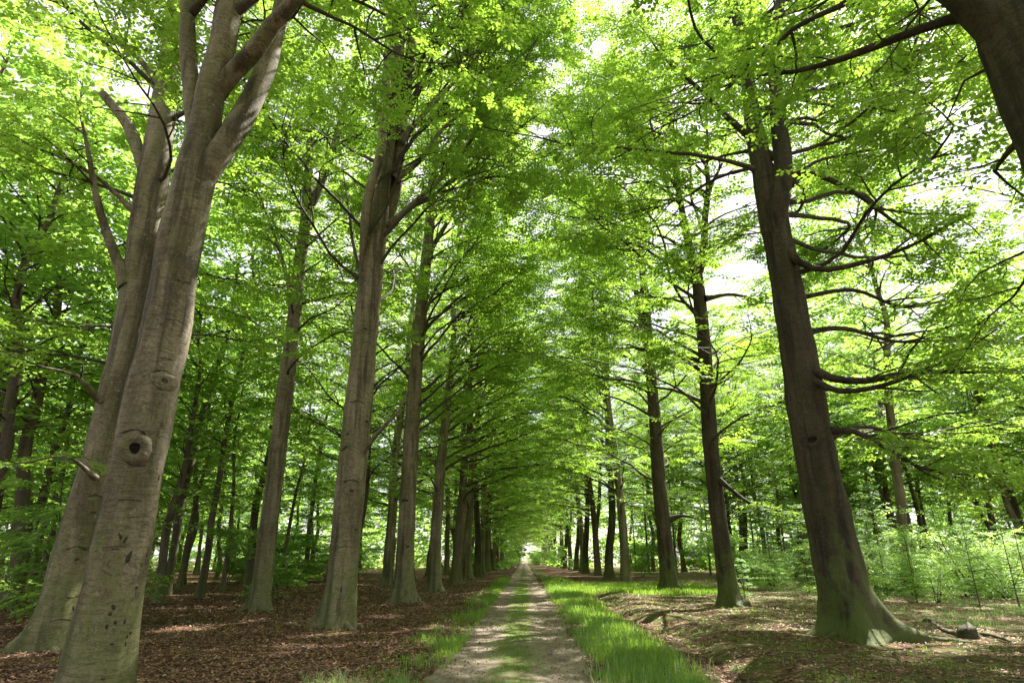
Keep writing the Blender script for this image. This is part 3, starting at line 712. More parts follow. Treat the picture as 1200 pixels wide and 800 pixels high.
# ------------------------------------------------------------------ forest behind the left rows and beyond the right clearing
GF = 'slender trees of the wood on the left'
placed = []
def free(x, y, dmin):
    for (a, b) in placed:
        if (a - x) ** 2 + (b - y) ** 2 < dmin * dmin: return False
    placed.append((x, y)); return True
for (px, py, i, sc, lab) in [(193, 697, 0, 1.15, 'dark trunk of the left wood right behind the leaning giant, moss at its foot'),
                             (212, 684, 1, 1.1, 'dark trunk just right of and behind the mossy footed one in the left wood'),
                             (254, 679, 2, 0.85, 'thin trunk standing alone between the leaning giant and the slim pale beech'),
                             (293, 686, 3, 1.1, 'brown trunk half hidden by the slim pale beech'),
                             (6, 712, 2, 1.1, 'trunk cut by the left edge of the photo'),
                             (17, 698, 3, 0.9, 'mottled trunk next to the one cut by the left edge'),
                             (36, 686, 0, 0.8, 'slim leaning trunk between the left edge and the thick dull beech')]:
    x, y = on_ground(px, py); free(x, y, 0.1)
    place(forest, i, (x, y, 0), rn.uniform(0, 6.28), sc, lab, GF)
cnt = 0
while cnt < 100:
    Y = rn.uniform(14, 95); x = -rn.uniform(13.5, 15 + Y * 0.85)
    if x < -0.95 * Y - 6: continue
    if not free(x, Y, 3.3): continue
    place(forest, rn.randrange(4), (x, Y, 0), rn.uniform(0, 6.28), rn.uniform(.65, 1.15), 'slender tree among many alike in the wood on the left', GF); cnt += 1
GR = 'trees beyond the sunny clearing'
x, y = on_ground(1027, 690)
cnt = 0; first = True
while cnt < 75:
    Y = rn.uniform(24, 120); x = rn.uniform(33 if Y < 50 else 18, 30 + Y * 0.8)
    if x > 0.95 * Y + 8: continue
    if first: x, Y = 20.5, 36.0
    if not free(x, Y, 4.2): continue
    place(forest, rn.randrange(4), (x, Y, 0), rn.uniform(0, 6.28), rn.uniform(.95, 1.35), 'dark lone trunk standing in the bushes of the sunny clearing' if first else 'leafy tree of the wood beyond the sunny clearing', GR); cnt += 1; first = False

for k, (x, Y) in enumerate([(15.5, 53), (14.5, 66), (19, 64), (26, 61), (34, 60), (43, 58), (52, 55), (23, 73), (31, 75), (40, 72), (17.5, 82), (28, 86), (38, 88), (50, 70), (56, 45)]):
    place(ave, k % 3, (x, Y, 0), k * 2.0, .85 + .1 * (k % 3), 'tall leafy tree of the wood beyond the sunny clearing', GR)
# ------------------------------------------------------------------ conifers
def spruce(name, label, seed, H, r, z0, leaf, group, whorl=0.45, Rm=2.2, dens=1.0, fsz=0.5):
    rng = np.random.default_rng(seed); root = thing(name, label, 'tree' if H > 5 else 'young tree', (0, 0, 0), group)
    tb = Tubes(); P, R = resample([np.array([0, 0, -.1]), np.array([rng.normal(0, .03) * H * .3, 0, H * .5]), np.array([0, 0, H])], [r, r * .6, 0.01], max(0.2, H / 20))
    tb.add(P, R, 8); link('trunk', tb.mesh('trunk', M['bark_forest']), root)
    tw = Tubes(); V = []
    z = z0
    while z < H * 0.98:
        f = (H - z) / (H - z0); L0 = Rm * (0.12 + f ** 0.9)
        for k in range(rng.integers(4, 7)):
            az = rng.uniform(0, 6.28); L = L0 * rng.uniform(.6, 1.1)
            b = wander(rng, (P[int(np.argmin(abs(P[:, 2] - z)))][0], 0, z + rng.normal(0, .05)), az, 0.5 * (1 - f) + 0.1, L, 0.3, -0.15 + 0.6 * (1 - f), 0.05)
            tw.add(b, np.linspace(0.006 + L * .006, 0.003, len(b)), 3)
            m = max(3, int(L * 5 * dens))
            for j in range(m):
                t = (j + 1) / m; i = min(int(t * (len(b) - 1)), len(b) - 2); q = b[i] + (b[i + 1] - b[i]) * (t * (len(b) - 1) - i)
                dd = b[i + 1] - b[i]; a0 = math.atan2(dd[1], dd[0]); sl = fsz * L * (1.15 - t) * .6 + 0.08
                for sg in (-1, 1):
                    a2 = a0 + sg * rng.uniform(.6, 1.0)
                    d2 = np.array([math.cos(a2), math.sin(a2), rng.normal(-.08, .18)])
                    nk = max(3, int(sl / 0.06))
                    for s in range(nk):          # needle tufts: narrow blades off the side shoot
                        o = q + d2 * sl * s / nk
                        for s2 in (-1, 1):
                            a3 = a2 + s2 * rng.uniform(.5, .9)
                            d3 = np.array([math.cos(a3), math.sin(a3), rng.normal(.1, .3)]); d3 /= np.linalg.norm(d3)
                            V.append(leaf_verts(o, d3, np.array([0, 0, 1.0]), 0.07 + 0.03 * rng.random(), 0.016 + 0.008 * H / 5))
        z += whorl * rng.uniform(.8, 1.2)
    link('branches', tw.mesh('branches', M['twig']), root, kind='stuff')
    V = np.array(V).reshape(-1, 3); TRIS[0] += len(V) // 2
    link('needles', leaf_mesh('needles', V, M[leaf]), root, kind='stuff')
    return root
saps = [spruce('spruce_sapling', '', 301 + i, [2.6, 1.7, 3.6][i], 0.03, 0.2, 'needle', 'young spruces in the clearing', 0.26, [0.9, .7, 1.3][i], .75, fsz=.45) for i in range(3)]
GS = 'young spruces in the clearing'
spots = [(873, 700, 1, 1.0, 'small pale spruce sapling just right of the second dark beech of the right row'),
         (935, 690, 0, 0.9, 'spruce sapling seen left of the big leaning trunk'),
         (1075, 705, 0, 1.0, 'young spruce right of the big leaning trunk'),
         (1150, 715, 2, 0.8, 'bushy young spruce near the fallen log'),
         (1195, 712, 0, 1.1, 'young spruce cut by the right edge of the photo')]
for px, py, i, sc, lab in spots:
    x, y = on_ground(px, py); place(saps, i, (x, y, 0), rn.uniform(0, 6.28), sc, lab, GS)
for k in range(62):
    Y = rn.uniform(21, 50); x = rn.uniform(13.5, 16 + Y * 0.7)
    place(saps, rn.randrange(3), (x, Y, 0), rn.uniform(0, 6.28), rn.uniform(.6, 1.7), 'young spruce among the thicket behind the clearing', GS)
con = [spruce('spruce_tree', '', 311 + i, 12 + 2 * i, 0.13, 2.2, 'needle', None, 0.85, 2.4, .42, fsz=.6) for i in range(1)]
GC = 'dark spruces behind the right row'
for k, (x, Y) in enumerate([(15.5, 52), (18, 60), (15, 66), (20, 72), (14.5, 78), (18, 86), (24, 66), (22, 56), (16, 96), (27, 78), (20, 44), (30, 60)]):
    place(con, 0, (x, Y, 0), k * 2.1, rn.uniform(.8, 1.25), 'spruce in the dark group behind the right row' if k else 'foremost spruce behind the right row, with pale drooping sprays', GC)

# ------------------------------------------------------------------ shrubs: bushes of the clearing and beech understorey
def shrub(name, label, cat, seed, H, Rr, nst, leaf, templates, spscale, group, gap=0.4):
    rng = np.random.default_rng(seed); root = thing(name, label, cat, (0, 0, 0), group)
    tw = Tubes(); out = []
    st = Tubes()
    for k in range(nst):
        az = rng.uniform(0, 6.28); b = wander(rng, (rng.normal(0, .1), rng.normal(0, .1), -.05), az, rng.uniform(.9, 1.45), H * rng.uniform(.7, 1.1), .3, rng.uniform(.6, 1.3), .07)
        st.add(b, np.linspace(.018 + .004 * H, .005, len(b)), 5)
        for j in range(int(H / 0.22)):
            i = rng.integers(max(1, len(b) // 7), len(b)); a2 = rng.uniform(0, 6.28)
            s = wander(rng, b[i], a2, rng.uniform(.1, .6), Rr * rng.uniform(.4, 1.0), .25, -.05, .12)
            foliate(rng, s, .008, tw, out, sub_gap=gap, start=.15, spray_gap=.24, sub_len=.45, tip_r=.003, spscale=spscale)
    link('stems', st.mesh('stems', M['twig']), root, kind='stuff'); link('branches', tw.mesh('branches', M['twig']), root, kind='stuff')
    A = np.array(out); v = build_sprays(rng, A[:, :3], A[:, 3:6], A[:, 6], templates, .4); TRIS[0] += len(v) // 2
    link('foliage', leaf_mesh('foliage', v, M[leaf]), root, kind='stuff')
    return root
SP_SH = sprays('shrub', 14, 0.42, 0.085)
bush = [shrub('leafy_bush', '', 'bush', 401 + i, [2.2, 3.2][i], [1.0, 1.3][i], [6, 6][i], 'pale_leaf', SP_SH, 1.0, 'bushes of the clearing') for i in range(2)]
GB = 'bushes of the clearing'
for k, (px, py, i, sc, lab) in enumerate([(905, 692, 0, .8, 'low pale bush left of the big leaning trunk'), (1100, 706, 0, .8, 'light green bush behind the stump'),
        (1180, 702, 1, .9, 'tall light bush at the right edge of the clearing'), (1050, 696, 1, .8, 'bush just right of the big leaning trunk')]):
    x, y = on_ground(px, py); place(bush, i, (x, y, 0), rn.uniform(0, 6.28), sc, lab, GB)
for k in range(34):
    Y = rn.uniform(27, 52); x = rn.uniform(13 + (Y - 24) * .1, 17 + Y * 0.75)
    place(bush, rn.randrange(2), (x, Y, 0), rn.uniform(0, 6.28), rn.uniform(.7, 1.4), 'light leafy bush in the thicket behind the clearing', GB)
under = [shrub('beech_sapling', '', 'young tree', 411 + i, [3.4, 4.6][i], [1.5, 1.9][i], 2, 'forest_leaf', SP_MID, .95, 'beech saplings under the tall trees', .45) for i in range(2)]
GU = 'beech saplings under the tall trees'
for k, (x, Y, sc, lab) in enumerate([(-10.2, 27.5, .9, 'beech sapling with level sprays between the slim pale beech and the straight grey one'),
        (-11.5, 17.0, 1.0, 'leafy beech sapling behind the leaning giant'), (12.5, 38, 1.0, 'beech sapling behind the right row next to the pale ground')]):
    place(under, k % 2, (x, Y, 0), rn.uniform(0, 6.28), sc, lab, GU)
for k in range(34):
    Y = rn.uniform(34, 100); x = -rn.uniform(15, 18 + Y * 0.7)
    place(under, rn.randrange(2), (x, Y, 0), rn.uniform(0, 6.28), rn.uniform(.7, 1.3), 'young beech deep in the wood on the left', GU)
for k in range(26):
    Y = 135 + k * 6.5; x = ((-4.6 if k % 2 else 6.6) if Y < 180 else (-3.7 if k % 2 else 4.4)) + rn.uniform(-.8, .8)
    place(under, rn.randrange(2), (x, Y, 0), rn.uniform(0, 6.28), rn.uniform(.8, 1.3), 'young beech crowding the far end of the path', GU)
for k in range(12):
    Y = rn.uniform(60, 150); x = rn.uniform(11, 40)
    place(under, rn.randrange(2), (x, Y, 0), rn.uniform(0, 6.28), rn.uniform(.8, 1.4), 'young beech in the wood far beyond the clearing', GU)

# ------------------------------------------------------------------ the far wood that closes every view, as one mass
def z_skip(i): return i % 3 == 0
def far_wood():
    rng = np.random.default_rng(77); pos, n = [], 11000
    A = []
    for i in range(n):
        th = rng.uniform(-1.25, 1.25); rad = rng.uniform(100, 150)
        x, y = math.sin(th) * rad, math.cos(th) * rad
        if abs(x - 1) < 3.5 or (abs(x - 1) < 12 and z_skip(i)): continue
        z = rng.beta(1.1, 1.5) * 22 + .2 
        z *= 0.85 + .25 * math.sin(th * 23) * math.sin(th * 9 + 1)
        A.append((x, y, z, rng.normal(), rng.normal(), rng.normal(-.1, .2), rng.uniform(1.5, 2.9)))
    for i in range(700):      # low growth round the bright end of the path
        y = rng.uniform(315, 345); x = rng.uniform(-30, 30)
        A.append((x, y, rng.beta(1, 1.6) * 18, rng.normal(), rng.normal(), 0, 2.2))
    A = np.array(A)
    v = build_sprays(rng, A[:, :3], A[:, 3:6], A[:, 6], sprays('wood', 10, 1.0, 0.42), .6); TRIS[0] += len(v) // 2
    o = link('distant_forest', leaf_mesh('distant_forest', v, M['forest_leaf']), kind='stuff')
    o['label'] = 'far wood of leafy trees closing the view behind everything'; o['category'] = 'forest'
far_wood()

# ------------------------------------------------------------------ ground
rng = np.random.default_rng(9)
def hash_noise(x, y, s, seed=0):
    r = np.random.default_rng(seed); out = np.zeros_like(x)
    for k in range(5):
        a = r.uniform(0, 6.28); f = s * (1 + k * 0.55); out = out + np.sin(x * f * math.cos(a) + y * f * math.sin(a) + r.uniform(0, 6.28) + 1.3 * np.sin(y * f * .6 + k)) / 5
    return out
def gz(x, y):
    x = np.asarray(x, float); y = np.asarray(y, float)
    h = 0.05 * hash_noise(x, y, 0.5, 1) + 0.03 * hash_noise(x, y, 1.7, 2)
    side = np.clip((np.abs(x + 0.05) - 1.15) / 1.2, 0, 1)
    h = h * side
    h += 0.10 * np.exp(-((x - 4.3 - .25 * np.sin(y * .5)) / 0.9) ** 2) * np.clip((40 - y) / 10, 0, 1)              # low bank right of the verge
    h -= 0.10 * np.exp(-((x - 3.25 - .25 * np.sin(y * .5)) / 0.35) ** 2) * np.clip((40 - y) / 10, 0, 1)            # and the rut before it
    h += 0.04 * np.exp(-((x + 2.2) / 0.6) ** 2)
    return h
def nonuni(lo, hi, fine_lo, fine_hi, fine, growth=1.15):
    mid = list(np.arange(fine_lo, fine_hi, fine)); s = fine; x = fine_lo; a = []
    while x > lo: s *= growth; x -= s; a.append(x)
    s = fine; x = mid[-1]; b = []
    while x < hi: s *= growth; x += s; b.append(x)
    return np.array(a[::-1] + mid + b)
xs = nonuni(-420, 420, -9, 12, 0.15); ys = nonuni(-60, 700, 5, 30, 0.2)
X, Y_ = np.meshgrid(xs, ys); Z = gz(X, Y_)
core = (np.abs(X + 0.05) < 1.15); Z = np.where(core, -0.03, Z)
def green_mask(x, y):
    g = np.full_like(x, -0.02)
    verge_r = np.exp(-((x - 1.9) / 0.9) ** 2) * 0.5
    verge_l = np.exp(-((x + 1.7) / 0.55) ** 2) * 0.28
    g = g + verge_r + verge_l
    g += 0.34 * (x > 3.2) * (y < 34) * (x < 13)                                     # mossy floor on the right
    g += 0.30 * (x > 1.2) * (x < 12) * np.exp(-((y - 38) / 5.0) ** 2)
    g += 0.15 * np.exp(-((x + 3.6) ** 2 + (y - 13) ** 2) / 5)                       # moss by the straight trunk
    g += 0.22 * np.exp(-((x + 4.6) ** 2 + (y - 15.8) ** 2) / 2)
    g += 0.12 * (x > 12)
    return g
dry = np.clip((X - 9.5) / 3, 0, 1) * np.clip((Y_ - 13) / 4, 0, 1) * 0.9
nx, ny = len(xs), len(ys)
i, j = np.meshgrid(np.arange(nx - 1), np.arange(ny - 1)); a = (j * nx + i).ravel()
gm = np_mesh('ground', np.column_stack([X.ravel(), Y_.ravel(), Z.ravel()]), np.column_stack([a, a + 1, a + nx + 1, a + nx]), M['ground'], smooth=True,
             attrs={'green': green_mask(X, Y_).ravel(), 'dry': dry.ravel()})
link('ground', gm, kind='structure')
# track: its own sheet, ragged at both sides, crowned, with two worn wheel ruts
py_ = nonuni(-12, 330, 5, 40, 0.12, 1.08); u = np.linspace(-1, 1, 33)
U, PY = np.meshgrid(u, py_)
wob = 0.12 * hash_noise(PY, PY * 0 + 3, 1.1, 4) + 0.10 * hash_noise(PY, PY * 0 + 7, 3.1, 5)
wob2 = 0.12 * hash_noise(PY, PY * 0 + 13, 1.3, 6) + 0.10 * hash_noise(PY, PY * 0 + 17, 3.7, 8)
PX = np.where(U < 0, -0.17 + U * (1.2 + wob), -0.17 + U * (1.2 + wob2))
PZ = 0.004 + 0.035 * (1 - np.abs(U)) - 0.02 * np.exp(-((np.abs(U) - .55) / .18) ** 2) + .006 * hash_noise(PX, PY, 5, 3)
PZ = np.maximum(PZ, np.where(np.abs(U) > .8, gz(PX, PY) + .004, PZ))
g = 0.46 * np.exp(-((U + .02) / .30) ** 4) + 0.02 + .12 * np.clip(np.abs(U) - .75, 0, 1)
nx, ny = len(u), len(py_)
i, j = np.meshgrid(np.arange(nx - 1), np.arange(ny - 1)); a = (j * nx + i).ravel()
pm = np_mesh('path', np.column_stack([PX.ravel(), PY.ravel(), PZ.ravel()]), np.column_stack([a, a + 1, a + nx + 1, a + nx]), M['path'], smooth=True,
             attrs={'green': g.ravel(), 'edge': (np.clip(np.abs(U) - .84, 0, 1) * 2.6).ravel()})
link('path', pm, kind='structure')

# ------------------------------------------------------------------ grass, litter
def blades(name, pts, hgt, wid, mat, seed, label=None):
    r = np.random.default_rng(seed); n = len(pts)
    a = r.uniform(0, 6.28, n); d = np.column_stack([np.cos(a), np.sin(a), np.zeros(n)]); s = np.column_stack([-np.sin(a), np.cos(a), np.zeros(n)])
    h = hgt[:, None]; w = wid[:, None]; ln = r.uniform(.15, .75, n)[:, None]
    b0 = pts - s * w; b1 = pts + s * w
    m0 = pts + d * h * ln * .35 + UP * h * .6 - s * w * .7; m1 = m0 + s * w * 1.4
    t = pts + d * h * ln + UP * h * (1 - .25 * ln)
    v = np.stack([b0, b1, m1, m0, t], 1).reshape(-1, 3); k = np.arange(n)[:, None] * 5
    TRIS[0] += n * 3
    o = link(name, np_mesh(name, v, [k + np.array([0, 1, 2, 3]), k + np.array([3, 2, 4])], M[mat]), kind='stuff')
    return o
def scatter(n, fx, y0, y1, seed, power=2.0):
    """random points, denser near the camera; fx(y, r) gives x"""
    r = np.random.default_rng(seed); y = y0 + (y1 - y0) * r.random(n) ** power
    return fx(y, r), y
def patchy(x, y, s, thr, seed): return hash_noise(x, y, s, seed) > thr
# right verge: dense bright grass
x, y = scatter(62000, lambda y, r: 0.9 + 0.008 * y + r.beta(1.2, 2.0, len(y)) * (1.5 + 0.02 * y), 6.5, 60, 21, 2.2)
kk = (hash_noise(x, y, 2.3, 61) + .55 - np.abs(x - 2.0 - .02 * y) * .35 > rng.random(len(x)) * .7 - .2); x, y = x[kk], y[kk]
P = np.column_stack([x, y, gz(x, y) - .01]); hh = (rng.uniform(.05, .25, len(x))) * (1 + .7 * hash_noise(x, y, 1.9, 62)) * (0.6 + .5 * (1 - np.abs(x - 1.95 - .02 * y) / 1.1).clip(0, 1)); 
blades('verge_grass', P, hh, .0035 + y * .00022, 'grass', 22)
x, y = scatter(2600, lambda y, r: .85 + r.beta(1.2, 1.5, len(y)) * 2.1, 6.5, 40, 81, 1.9)
P = np.column_stack([x, y, gz(x, y) - .01]); blades('verge_weeds', P, rng.uniform(.12, .42, len(x)), np.full(len(x), .0035), 'dry_grass', 82)
# loose stones on the track
r = np.random.default_rng(83); n = 2600; y = 6.5 + 16 * r.random(n) ** 1.6; x = r.normal(0, 1, n) * .25 + r.choice([-.78, .45, -.2, 1.0, -1.3], n)
sz = r.uniform(.005, .018, n) * (1 + .6 * (r.random(n) > .93)); oc = np.array([(1, 0, 0), (0, 1, 0), (-1, 0, 0), (0, -1, 0), (0, 0, .7), (0, 0, -.7)])
vv = (np.column_stack([x, y, .022 + sz * .2])[:, None, :] + oc[None] * sz[:, None, None] * r.uniform(.6, 1.3, (n, 6, 1))).reshape(-1, 3)
tf = np.array([(0, 1, 4), (1, 2, 4), (2, 3, 4), (3, 0, 4), (1, 0, 5), (2, 1, 5), (3, 2, 5), (0, 3, 5)])
link('loose_stones', np_mesh('loose_stones', vv, (np.arange(n)[:, None, None] * 6 + tf[None]).reshape(-1, 3), M['stone']), kind='stuff')
# grass band crossing to the right row
x, y = scatter(16000, lambda y, r: r.uniform(1.4, 11, len(y)), 32, 46, 23, 1.0)
P = np.column_stack([x, y, gz(x, y) - .01]); blades('grass_band', P, rng.uniform(.1, .3, len(x)), np.full(len(x), .012), 'grass', 24)
# left verge: sparse tufts
x, y = scatter(26000, lambda y, r: -1.2 - r.beta(1.0, 2.4, len(y)) * 1.35, 6.5, 60, 25, 2.0)
k = hash_noise(x, y, 1.9, 31) + .25 > rng.random(len(x)) * .9 - .15; x, y = x[k], y[k]
P = np.column_stack([x, y, gz(x, y) - .01]); blades('left_verge_grass', P, rng.uniform(.05, .2, len(x)), .003 + y * .00022, 'grass', 26)
# strip between the wheel tracks
x, y = scatter(24000, lambda y, r: -.19 + r.normal(0, .2, len(y)), 6.5, 45, 27, 1.8)
k = patchy(x * 1.5, y, 1.7, -.15, 32); x, y = x[k], y[k]
P = np.column_stack([x, y, np.full(len(x), .02)]); blades('track_grass', P, rng.uniform(.015, .055, len(x)), .003 + y * .0002, 'grass', 28)
# clearing
x, y = scatter(26000, lambda y, r: r.uniform(10.5, 16, len(y)) + (y - 16) * .6 * r.random(len(y)), 17, 52, 29, 1.1)
k = patchy(x, y, .8, .12, 33); x, y = x[k], y[k]
P = np.column_stack([x, y, gz(x, y) - .01]); blades('clearing_grass', P, rng.uniform(.06, .3, len(x)) * (1 + .7 * hash_noise(x, y, 1.3, 63)), .003 + y * .0002, 'dry_grass', 30)
# tufts in moss on the right and beside left trunks
x, y = scatter(16000, lambda y, r: r.uniform(3, 13, len(y)), 9, 34, 35, 1.5)
k = patchy(x, y, 2.2, .22, 36); x, y = x[k], y[k]
P = np.column_stack([x, y, gz(x, y) - .01]); blades('moss_tufts', P, rng.uniform(.03, .12, len(x)), .003 + y * .0002, 'grass', 37)
x, y = scatter(9000, lambda y, r: -r.uniform(2.2, 9, len(y)), 9, 34, 38, 1.5)
k = patchy(x, y, 2.2, .45, 39); x, y = x[k], y[k]
P = np.column_stack([x, y, gz(x, y) - .01]); blades('floor_tufts', P, rng.uniform(.03, .10, len(x)), .003 + y * .0002, 'grass', 40)
# tall pale tufts low in the picture, left of the track
cx = [(-2.05, 8.3), (-1.75, 8.0), (-2.3, 8.6), (-1.6, 8.9), (-2.6, 8.5)]
pts = np.array([(c[0] + rng.normal(0, .07), c[1] + rng.normal(0, .07), 0) for c in cx for _ in range(90)])
blades('tall_tufts', pts, rng.uniform(.12, .42, len(pts)), np.full(len(pts), .004), 'dry_grass', 41)
# fallen leaves
def litter(n, fx, y0, y1, seed, power, size):
    x, y = scatter(n, fx, y0, y1, seed, power); r = np.random.default_rng(seed + 1)
    if seed == 52: k = ~patchy(x, y, 1.2, .05, 55) | (r.random(n) < .35); x, y = x[k], y[k]
    n = len(x); z = gz(x, y) + r.uniform(.004, .02, n)
    a = r.uniform(0, 6.28, n); D = np.column_stack([np.cos(a), np.sin(a), r.normal(0, .22, n)]); S = np.column_stack([-np.sin(a), np.cos(a), r.normal(0, .3, n)])
    L = (size * r.uniform(.7, 1.2, n) * (0.8 + y * .02))[:, None]; p = np.column_stack([x, y, z]); up = UP * L * r.uniform(0, .3, n)[:, None]
    v = np.stack([p, p + D * L * .5 + S * L * .3 + up, p + D * L + up * .4, p + D * L * .5 - S * L * .3 + up], 1).reshape(-1, 3)
    v[:, 2] = np.maximum(v[:, 2], np.repeat(gz(x, y), 4) + .002)
    TRIS[0] += 2 * n
    o = link('leaf_litter', leaf_mesh('leaf_litter', v, M['dry_leaf']), kind='stuff')
litter(60000, lambda y, r: -1.5 - r.beta(1, 1.2, len(y)) * (7 + y * .55), 6.5, 48, 50, 1.7, .06)
litter(30000, lambda y, r: 2.6 + r.random(len(y)) * (7 + y * .35), 8, 42, 52, 1.5, .055)
litter(2500, lambda y, r: r.uniform(.9, 2.8, len(y)), 6.5, 30, 56, 1.5, .05)
litter(2200, lambda y, r: r.uniform(-1.3, 1.2, len(y)), 6.5, 30, 54, 1.5, .05)

# fallen twigs, too many to count
tt = Tubes(); r = np.random.default_rng(71)
for k in range(900):
    y = 7 + 26 * r.random() ** 1.5; x = (-r.uniform(1.6, 4 + y * .5)) if k % 2 else r.uniform(2.8, 5 + y * .4)
    L = r.uniform(.08, .5); a = r.uniform(0, 6.28); c = np.array([x, y, 0.0]); d = np.array([math.cos(a), math.sin(a), 0])
    pp = np.array([c - d * L / 2, c + np.array([-d[1], d[0], 0]) * r.normal(0, .06) * L, c + d * L / 2]); pp[:, 2] = gz(pp[:, 0], pp[:, 1]) + r.uniform(.006, .03, 3)
    tt.add(pp, [.004, .005 + .004 * r.random(), .002], 4)
link('twig_litter', tt.mesh('twig_litter', M['dead_wood']), kind='stuff')
# ------------------------------------------------------------------ small things on the floor
def solid_stick(name, label, cat, pts, rad, mat='dead_wood', sides=8):
    t = Tubes(); P, R = resample(pts, rad, 0.12); t.add(P, R, sides, flute(3, -9, .08, 0, lump=.08)); o = link(name, t.mesh(name, M[mat], P[0]), None, tuple(P[0]))
    o['label'] = label; o['category'] = cat; return o
def gp(px, py, dz=0.0):
    x, y = on_ground(px, py); return np.array([x, y, float(gz(x, y)) + dz])
lg = solid_stick('fallen_branch', 'grey fallen branch lying on the mossy floor left of the stump', 'branch', [gp(1093, 733, .10), gp(1108, 741, .05), gp(1128, 746, .04), gp(1145, 748, .03)], [.035, .05, .045, .02])
solid_stick('fallen_branch', 'dark fallen branch lying on the ground right of the stump', 'branch', [gp(1150, 744, .03), gp(1165, 748, .06), gp(1185, 754, .04)], [.03, .045, .02])
solid_stick('fallen_branch', 'thin curved stick on the brown leaves between the leaning giant and the slim pale beech', 'branch', [gp(196, 728, .02), gp(225, 733, .05), gp(252, 738, .02)], [.012, .018, .008])
s = solid_stick('tree_stump', 'small mossy rotten stump in the sunlit floor right of the big leaning trunk', 'stump', [gp(1136, 747, -.05), gp(1136, 747, .1), gp(1138, 747, .20), gp(1138, 747, .21)], [.25, .19, .16, .14], 'stump_bark', 16)
def stone(px, py, r, label):
    import bmesh
    bm = bmesh.new(); bmesh.ops.create_icosphere(bm, subdivisions=2, radius=r); rr = random.Random(px)
    ph = [rr.uniform(0, 6) for _ in range(3)]
    for v in bm.verts:
        k = 1 + .18 * math.sin(v.co.x / r * 2.3 + ph[0]) + .15 * math.sin(v.co.y / r * 3.1 + ph[1]); v.co = Vector((v.co.x * k * 1.2, v.co.y * k, v.co.z * .65 * k))
    me = bpy.data.meshes.new('stone'); bm.to_mesh(me); bm.free(); me.materials.append(M['stump_bark'])
    p = gp(px, py, r * .25); o = link('clod', me, None, tuple(p)); o['label'] = label; o['category'] = 'clod'
stone(1042, 723, .11, 'mossy dark lump just right of the big leaning trunk'); stone(1087, 728, .11, 'small dark lump left of the fallen grey branch')

# say of each tree, bush and sapling of the background which gap between the big trunks shows it
def seen_at(o):
    v = CR.transposed() @ (Vector(o.location) - Vector((0, 0, EYE))); return (600 + F_PX * v.x / -v.z) if v.z < 0 else -9999
GAPS = [(-30, 40, 'left of the thick dull beech'), (40, 120, 'just behind the two leaning left trunks'), (120, 290, 'between the leaning giant and the slim pale beech'), (290, 385, 'between the slim pale beech and the straight grey one'),
        (385, 465, 'between the straight grey beech and the next left row trunk'), (465, 612, 'seen through the left row'), (612, 778, 'seen through the right row'), (778, 850, 'between the third and second right row beeches'),
        (850, 990, 'between the second and first right row beeches'), (990, 1090, 'just right of the big leaning dark beech'), (1090, 1230, 'near the right edge')]
KIND = {'forest_tree': 'slender tree', 'beech_sapling': 'young beech', 'leafy_bush': 'light bush', 'spruce_sapling': 'young spruce', 'spruce_tree': 'dark spruce', 'beech_tree': 'tall leafy tree'}
bins = {}
for o in list(bpy.data.objects):
    lab = o.get('label')
    k = o.name.split('.')[0]
    if not lab or k not in KIND or not any(w in lab for w in ('among', 'wood', 'thicket', 'dark group')) or 'mossy footed' in lab or 'moss at its foot' in lab: continue
    px = seen_at(o); g = next((i for i, (a, b, t) in enumerate(GAPS) if a <= px < b), None)
    if g is not None: bins.setdefault((g, k), []).append(o)
NTH = ['nearest', 'second nearest', 'third nearest', 'fourth nearest', 'fifth nearest', 'sixth nearest', 'seventh nearest', 'eighth nearest']
for (g, k), os_ in bins.items():
    os_.sort(key=lambda o: o.location.length)
    for i, o in enumerate(os_[:8]): o['label'] = '%s %s %s' % (NTH[i], KIND[k], GAPS[g][2])

